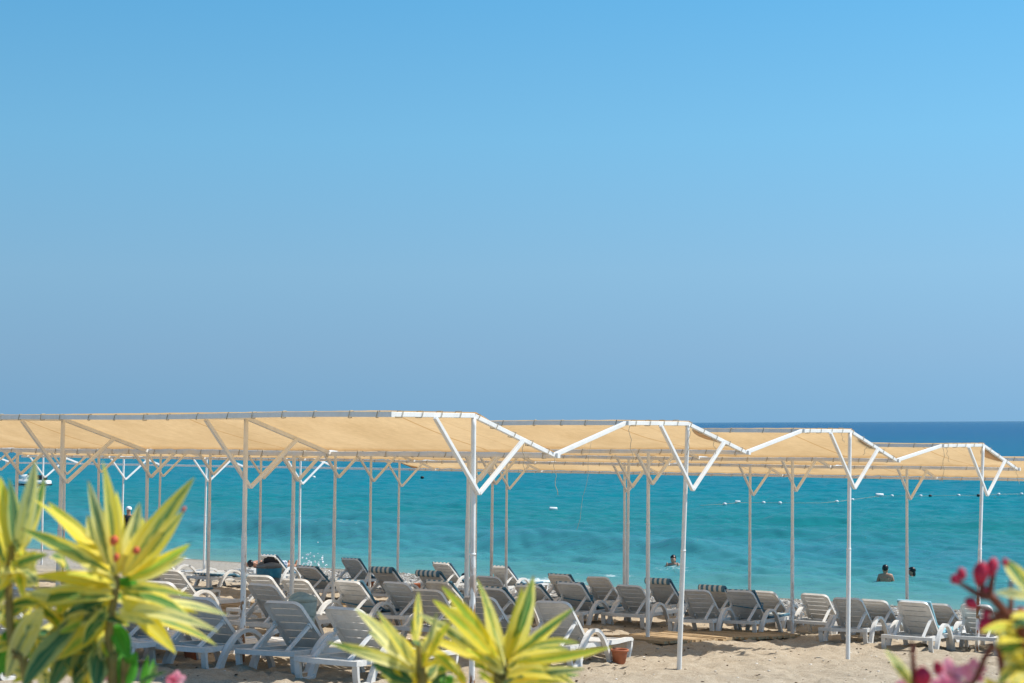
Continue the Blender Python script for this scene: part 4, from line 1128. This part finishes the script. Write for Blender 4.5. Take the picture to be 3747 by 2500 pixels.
# ------------------------------------------------------------------ variegated bushes in the foreground
def leaf(parent, org, a, b, w, bend, mat, roll=None, fold=0.22, sd_=None):
    """blade from point a to point b; bend lifts the middle, roll turns the blade about its axis"""
    a, b = Vector(a), Vector(b); ax = b - a; ln = ax.length; d = ax.normalized()
    view = ((a + b) / 2 - Vector((0, 0, CAMZ))).normalized()
    lat = d.cross(view).normalized()
    roll = random.uniform(-0.4, 0.4) if roll is None else roll
    nw = -view * 0.66 + Vector((0.30, 0, 0.52)); nw = (nw - d * nw.dot(d)).normalized()
    nr = Matrix.Rotation(roll, 3, d) @ nw; lat = d.cross(nr).normalized()
    upv = view.cross(d).normalized()
    if upv.z < 0: upv = -upv
    mid = (a + b) / 2 + upv * (bend * ln) + view * random.uniform(-0.12, 0.12) * ln * 0.4
    n, q = 16, 6
    cl = [a.lerp(mid, t).lerp(mid.lerp(b, t), t) for t in [i / n for i in range(n + 1)]]
    pts, ac, al = [], [], []
    ph = random.uniform(0, 6)
    for i, c in enumerate(cl):
        t = i / n
        ww = w / 2 * (max(0.0, math.sin(math.pi * t ** 0.82)) ** 0.85 * 0.94 + 0.10 * (1 - t) ** 2 + 0.012)
        tw = 0.5 * math.sin(ph) * (t - 0.5)
        la = Matrix.Rotation(tw, 3, d) @ lat; nn = Matrix.Rotation(tw, 3, d) @ nr
        for j in range(q + 1):
            s = 2 * j / q - 1
            wv = 0.05 * math.sin(9 * t + ph) * ww * abs(s)
            pts.append(tuple(c + la * (s * ww) + nn * (fold * abs(s) * ww + wv) - org)); ac.append(s); al.append(t)
    me = grid_mesh('leaf', np.array(pts), n + 1, q + 1)
    fattr(me, 'across', ac); fattr(me, 'along', al); fattr(me, 'seed', np.full(len(pts), random.random() if sd_ is None else sd_))
    me.materials.append(mat)
    o = bpy.data.objects.new('leaf', me); C.objects.link(o); o.parent = parent
    return o
def bush(label, pxf, depth, stems, leaves, smat=STEM):
    px0 = stems[0][0][-1]; X0, Y0 = pxf(*px0); foot = at_depth(X0, min(Y0, 2500), depth); foot.z = ground(foot)
    r = empty('variegated_bush', foot); tag(r, label, 'bush', 'variegated flowering bushes in the foreground'); org = foot.copy()
    for pts, rad, down in stems:
        P = [at_depth(*pxf(*p[:2]), depth + (p[2] if len(p) > 2 else 0)) - org for p in pts]
        if down:
            e = P[-1]; P += [Vector((e.x * 0.7, e.y * 0.7 + 0.02, e.z * 0.55)), Vector((random.uniform(-0.06, 0.06), random.uniform(-0.05, 0.05), -0.05))]
        P = catmull(P, 5); m = MB(); m.tube(P, [rad * (0.7 + 0.7 * i / len(P)) for i in range(len(P))], 9); m.build('stem', smat, r, smooth=True)
    more = []
    for lf in leaves:
        if random.random() < 0.95 and abs(lf[2] - lf[0]) + abs(lf[3] - lf[1]) > 200:
            j = 0.13 * (abs(lf[2] - lf[0]) + abs(lf[3] - lf[1])); q = random.uniform(0.6, 0.92)
            more.append((lf[0] + random.uniform(-12, 12), lf[1] + random.uniform(-12, 25), lf[0] + (lf[2] - lf[0]) * q + random.uniform(-j, j), lf[1] + (lf[3] - lf[1]) * q + random.uniform(-j, j), lf[4] * 0.9, lf[5] + random.uniform(-0.05, 0.05), random.choice((L_VAR, L_VAR, L_CRM, L_YEL, lf[6])), random.uniform(0.0, 0.05), random.uniform(-0.03, 0.12)))
    for lf in leaves + more:
        x0, y0, x1, y1, w, bend, mat = lf[:7]; dz0 = lf[7] if len(lf) > 7 else random.uniform(-0.015, 0.015); dz1 = lf[8] if len(lf) > 8 else random.uniform(-0.07, 0.05)
        s = (pxf(1, 0)[0] - pxf(0, 0)[0])
        leaf(r, org, at_depth(*pxf(x0, y0), depth + dz0), at_depth(*pxf(x1, y1), depth + dz1), 1.14 * w * s * depth / FPX, bend, mat)
    return r, org
V_, Y_, C_, G_, B_ = L_VAR, L_YEL, L_CRM, L_GRN, L_BRI
def pfL(x, y): return x * 0.5421, 1650 + y * 0.5421
LEFT = [(780, 850, 690, 60, 120, 0.03, V_), (770, 830, 592, 190, 105, -0.03, C_), (800, 830, 785, 270, 95, 0.03, Y_), (740, 800, 225, 325, 110, 0.05, Y_), (755, 835, 140, 525, 105, 0.05, V_),
 (790, 870, 420, 640, 90, 0.04, C_), (820, 830, 945, 345, 105, -0.03, C_), (845, 830, 1315, 175, 125, 0.03, V_), (860, 845, 1245, 400, 110, -0.03, V_), (850, 870, 1290, 625, 95, -0.06, Y_),
 (700, 780, 590, 430, 95, -0.04, C_), (770, 885, 440, 830, 85, 0.06, Y_), (780, 900, 200, 850, 110, 0.05, Y_), (760, 950, 180, 990, 110, 0.05, C_), (770, 990, -10, 1070, 130, 0.09, V_),
 (760, 1030, 250, 1045, 80, 0.03, Y_), (810, 940, 1320, 995, 90, 0.08, V_), (820, 960, 1290, 1130, 150, 0.12, V_), (820, 1000, 1190, 1370, 120, 0.05, Y_), (800, 1070, 1480, 1225, 95, 0.09, C_),
 (1000, 1010, 1540, 1110, 70, 0.05, C_, 0.05, 0.15), (790, 1110, 1050, 1170, 80, 0.06, V_), (740, 1110, 375, 1205, 110, 0.12, C_), (730, 1150, 400, 1410, 120, 0.08, Y_), (620, 1190, 330, 1230, 90, 0.05, C_),
 (520, 1180, 150, 1600, 150, 0.10, G_), (280, 1060, 40, 1545, 140, 0.05, C_), (230, 1150, -60, 1540, 190, 0.05, B_), (740, 1240, 690, 1420, 110, 0.02, C_), (640, 1230, 500, 1600, 140, 0.04, G_),
 (680, 1290, 640, 1620, 150, 0.02, G_), (780, 1170, 870, 1410, 110, -0.03, B_), (760, 1280, 830, 1500, 130, -0.03, B_), (790, 1600, 925, 1360, 150, 0.05, B_), (960, 1600, 1000, 1375, 45, 0.02, B_),
 (970, 1600, 1065, 1435, 40, -0.03, G_), (930, 1570, 1130, 1488, 36, 0.04, G_), (990, 1600, 1040, 1400, 34, -0.02, B_), (720, 1080, 560, 1310, 100, 0.05, V_), (700, 960, 600, 1130, 80, 0.05, G_), (780, 880, 960, 930, 80, 0.08, B_),
 (700, 1000, 420, 1120, 90, 0.07, G_), (680, 1330, 450, 1600, 120, 0.03, C_), (500, 1320, 330, 1620, 120, 0.06, G_), (200, 1000, 60, 1130, 100, 0.1, V_), (420, 1000, 180, 960, 100, 0.0, C_), (780, 930, 640, 760, 60, 0.02, C_),
 (90, 720, 0, 170, 130, -0.02, Y_), (110, 700, 240, 55, 105, -0.04, C_), (105, 660, 60, 180, 110, 0.02, G_), (110, 700, 230, 390, 80, 0.04, V_), (80, 730, 250, 900, 110, 0.06, C_), (-40, 840, 210, 810, 120, 0.06, C_),
 (40, 760, -60, 480, 120, 0.05, Y_), (120, 680, 240, 790, 80, 0.05, C_), (60, 760, -80, 960, 130, -0.05, V_), (90, 740, 150, 1000, 110, 0.05, Y_), (100, 600, 190, 760, 90, 0, G_), (40, 800, 330, 700, 90, 0.05, V_),
 (350, 700, 480, 830, 90, 0.1, G_, 0.08, 0.1), (60, 860, -60, 1080, 120, 0.05, V_), (240, 890, 60, 880, 90, 0.05, C_), (640, 1080, 480, 1060, 70, 0.05, G_), (650, 1090, 700, 1160, 60, 0.0, Y_)]
rl = random.Random(5)
for k in range(44):
    x = rl.uniform(-40, 720); y = rl.uniform(930, 1480); a_ = rl.uniform(0.15, 2.9); l_ = rl.uniform(220, 430)
    LEFT.append((x, y, x + l_ * math.cos(a_) * 0.8, y + l_ * math.sin(a_) * 0.75, rl.uniform(80, 125), rl.uniform(0.02, 0.14), rl.choice((V_, C_, Y_, G_, V_, C_)), rl.uniform(0.03, 0.16), rl.uniform(0.0, 0.16)))
bl, orgl = bush('tall variegated yellow and green bush at the lower left', pfL, 2.35,
     [([(790, 840), (775, 980), (745, 1130), (735, 1260), (755, 1420), (760, 1640)], 0.0062, True), ([(80, 640), (70, 760), (60, 1000), (90, 1350), (200, 1700)], 0.006, True), ([(880, 1420), (850, 1500), (830, 1650)], 0.004, True)], LEFT)
def pfM(x, y): return 1150 + x * 0.4681, 2050 + y * 0.4681
MID = [(800, 870, 85, 640, 85, 0.05, V_), (790, 840, 315, 375, 120, 0.03, C_), (785, 810, 490, 395, 100, -0.04, V_), (800, 640, 815, 245, 70, 0.0, V_), (870, 720, 955, 395, 75, -0.02, C_), (880, 770, 1065, 480, 75, 0.05, Y_),
 (770, 960, 440, 810, 120, 0.06, G_), (770, 990, 520, 890, 90, 0.03, C_), (880, 690, 1190, 960, 110, 0.09, Y_), (850, 860, 900, 560, 80, 0.03, C_), (820, 980, 790, 620, 95, 0.02, V_), (820, 980, 860, 690, 80, 0.0, Y_),
 (1480, 800, 1268, 140, 110, 0.03, V_), (1490, 800, 1625, 205, 105, -0.04, Y_), (1500, 800, 1715, 115, 140, -0.05, V_), (1430, 760, 985, 190, 105, 0.04, Y_), (1410, 770, 915, 300, 115, 0.04, Y_), (1390, 810, 795, 410, 95, 0.05, C_),
 (1530, 770, 2045, 370, 100, 0.0, V_), (1560, 750, 2085, 655, 110, 0.16, V_), (1560, 790, 2345, 675, 85, -0.05, Y_), (1500, 900, 2060, 990, 130, 0.22, V_), (1500, 880, 1240, 720, 100, 0.05, C_), (1450, 870, 1170, 690, 90, 0.05, Y_),
 (1480, 970, 1290, 800, 90, 0.0, C_), (1520, 950, 2130, 850, 80, 0.05, C_), (1500, 940, 1900, 860, 110, 0.08, Y_), (1420, 990, 1270, 870, 80, 0.04, Y_), (1490, 820, 1540, 500, 90, 0.0, Y_), (1490, 830, 1400, 520, 80, 0.02, C_),
 (1000, 1000, 1080, 900, 90, 0.05, B_), (930, 1000, 1030, 880, 90, 0.05, G_), (1480, 980, 1640, 920, 100, 0.1, G_), (1540, 980, 2000, 960, 110, 0.08, V_), (860, 690, 760, 640, 60, 0.1, G_), (1180, 960, 1050, 780, 80, 0.03, V_), (1440, 840, 1330, 760, 70, 0.04, G_), (1500, 850, 1700, 760, 90, 0.1, C_)]
for k in range(22):
    x = rl.choice((820, 1480)) + rl.uniform(-120, 120); y = rl.uniform(820, 1040); a_ = rl.uniform(-2.9, -0.2); l_ = rl.uniform(180, 380)
    MID.append((x, y, x + l_ * math.cos(a_), y + l_ * math.sin(a_) * 0.7, rl.uniform(75, 110), rl.uniform(-0.05, 0.1), rl.choice((V_, C_, Y_, V_, Y_)), rl.uniform(0.02, 0.12), rl.uniform(0.0, 0.14)))
bush('low variegated bush with two leaf whorls at the bottom centre', pfM, 2.45,
     [([(1490, 780), (1480, 880), (1455, 1010), (1430, 1150)], 0.006, True), ([(810, 640), (815, 800), (830, 960), (860, 1120)], 0.006, True)], MID)
def pfR(x, y): return 3200 + x * 0.319, 2000 + y * 0.319
RIGHT = [(1760, 520, 1480, 140, 200, 0.04, V_), (1800, 580, 1380, 530, 110, 0.03, C_), (1720, 900, 1210, 985, 140, 0.04, Y_), (1830, 1040, 1390, 1230, 260, 0.05, V_), (1830, 1260, 1420, 1540, 230, 0.04, Y_), (1800, 1100, 1430, 1110, 180, 0.05, Y_),
 (1800, 860, 1590, 930, 130, 0.06, G_), (1780, 1380, 1500, 1420, 170, 0.02, V_), (1840, 800, 1560, 830, 150, 0.05, Y_), (460, 1640, 105, 1170, 120, 0.03, C_, 0, 0.1), (1840, 1460, 1560, 1560, 170, 0.02, V_), (1800, 960, 1500, 1330, 170, 0.02, C_), (1850, 620, 1700, 330, 150, 0.05, V_), (1400, 1640, 1260, 1500, 110, 0.02, Y_)]
for k in range(16):
    x = rl.uniform(1560, 1800); y = rl.uniform(950, 1600); a_ = rl.uniform(2.2, 4.6); l_ = rl.uniform(200, 380)
    RIGHT.append((x, y, x + l_ * math.cos(a_), y + l_ * math.sin(a_) * 0.8, rl.uniform(120, 180), rl.uniform(0, 0.1), rl.choice((V_, Y_, Y_, C_)), rl.uniform(0.0, 0.1), rl.uniform(0.0, 0.12)))
br, orgr = bush('variegated bush with red buds and pink blooms at the right edge', pfR, 1.65,
     [([(1260, 590), (1330, 570), (1530, 790), (1650, 880), (1780, 1250), (1850, 1640)], 0.0052, True), ([(930, 390), (1060, 470), (1180, 545), (1290, 580)], 0.0026, False), ([(1220, 420), (1240, 500), (1260, 600)], 0.004, False), ([(1370, 300), (1340, 430), (1320, 560)], 0.003, False),
      ([(1560, 380), (1565, 600), (1560, 800)], 0.0022, False), ([(1180, 690), (1280, 720), (1450, 800)], 0.002, False), ([(1270, 950), (1340, 850), (1500, 810)], 0.003, False), ([(420, 1700), (440, 1640), (470, 1600)], 0.0018, True), ([(900, 1500), (1100, 1600), (1500, 1700)], 0.003, True)], RIGHT, STEMR)
def bud(parent, org, pf, depth, x, y, w, h, tilt, mat=RED):
    c = at_depth(*pf(x, y), depth); s = (pf(1, 0)[0] - pf(0, 0)[0]) * depth / FPX
    m = MB(); r_ = w * s * 0.64; hh = h * s * 1.15
    m.lathe([(0.0, -hh * 0.5), (r_ * 0.45, -hh * 0.46), (r_ * 0.7, -hh * 0.3), (r_, 0.02 * hh), (r_ * 0.85, hh * 0.25), (r_ * 0.4, hh * 0.43), (0, hh * 0.5)], 12)
    o = m.build('flower_bud', mat, parent, smooth=True); o.location = c - org; o.rotation_euler = (random.uniform(-0.2, 0.2), tilt, 0)
    return o
for a in ((1220, 310, 150, 260, 0.1), (1350, 235, 110, 200, 0.25), (930, 375, 100, 110, -1.0), (1000, 310, 85, 130, -0.3), (1110, 650, 110, 150, -0.9), (1255, 510, 80, 130, 0.0), (1265, 900, 120, 190, 0.3), (1280, 780, 70, 140, 0.3), (550, 1500, 170, 220, 0.0), (730, 1400, 90, 150, -0.3), (1500, 180, 60, 90, -0.4), (1680, 740, 90, 90, 0.4)):
    bud(br, orgr, pfR, 1.65, *a)
for a in ((770, 605, 48, 62, 0.3), (785, 720, 34, 55, 0.2), (920, 672, 42, 48, 0.9), (1240, 395, 22, 40, 0.5)): bud(bl, orgl, pfL, 2.33, *a, mat=speckled('orange_red_bud', (0.55, 0.07, 0.03), (0.68, 0.14, 0.06), 40, 0.6))
def bloom(parent, org, pf, depth, x, y, w, face):
    c = at_depth(*pf(x, y), depth); s = (pf(1, 0)[0] - pf(0, 0)[0]) * depth / FPX * w * 0.62
    f = Vector(face).normalized(); t1 = f.cross(Vector((0, 0, 1))).normalized(); t2 = t1.cross(f)
    for k in range(5):
        a0 = 2 * math.pi * k / 5 + 0.3; pts = []
        for i in range(7):
            t = i / 6
            for j in range(5):
                q = (j / 4 - 0.5)
                a = a0 + q * 1.35 * math.sin(math.pi * min(1, t * 0.9 + 0.08)) ** 0.7
                p = (t1 * math.cos(a) + t2 * math.sin(a)) * (s * t) + f * (s * (0.35 * t - 0.25 * t * t + 0.10 * math.sin(q * 8 + k)))
                pts.append(tuple(c + p - org))
        me = grid_mesh('petal', np.array(pts), 7, 5); me.materials.append(PINK); o = bpy.data.objects.new('petal', me); C.objects.link(o); o.parent = parent
bloom(br, orgr, pfR, 1.65, 870, 1480, 330, (0.1, -1, 0.5)); bloom(br, orgr, pfR, 1.67, 1140, 1430, 240, (-0.3, -1, 0.3)); bloom(br, orgr, pfR, 1.63, 800, 1600, 260, (0, -1, 0.6)); bloom(br, orgr, pfR, 1.66, 330, 1600, 150, (0, -1, 0.5))
bloom(bl, orgl, pfL, 2.4, 715, 1460, 95, (0, -1, 0.4)); bloom(bl, orgl, pfL, 2.4, 725, 1510, 80, (0.3, -1, 0.2)); bloom(bl, orgl, pfL, 2.42, 1190, 1550, 110, (0, -1, 0.6)); bloom(bl, orgl, pfL, 2.42, 1160, 1560, 80, (-0.4, -1, 0.4))
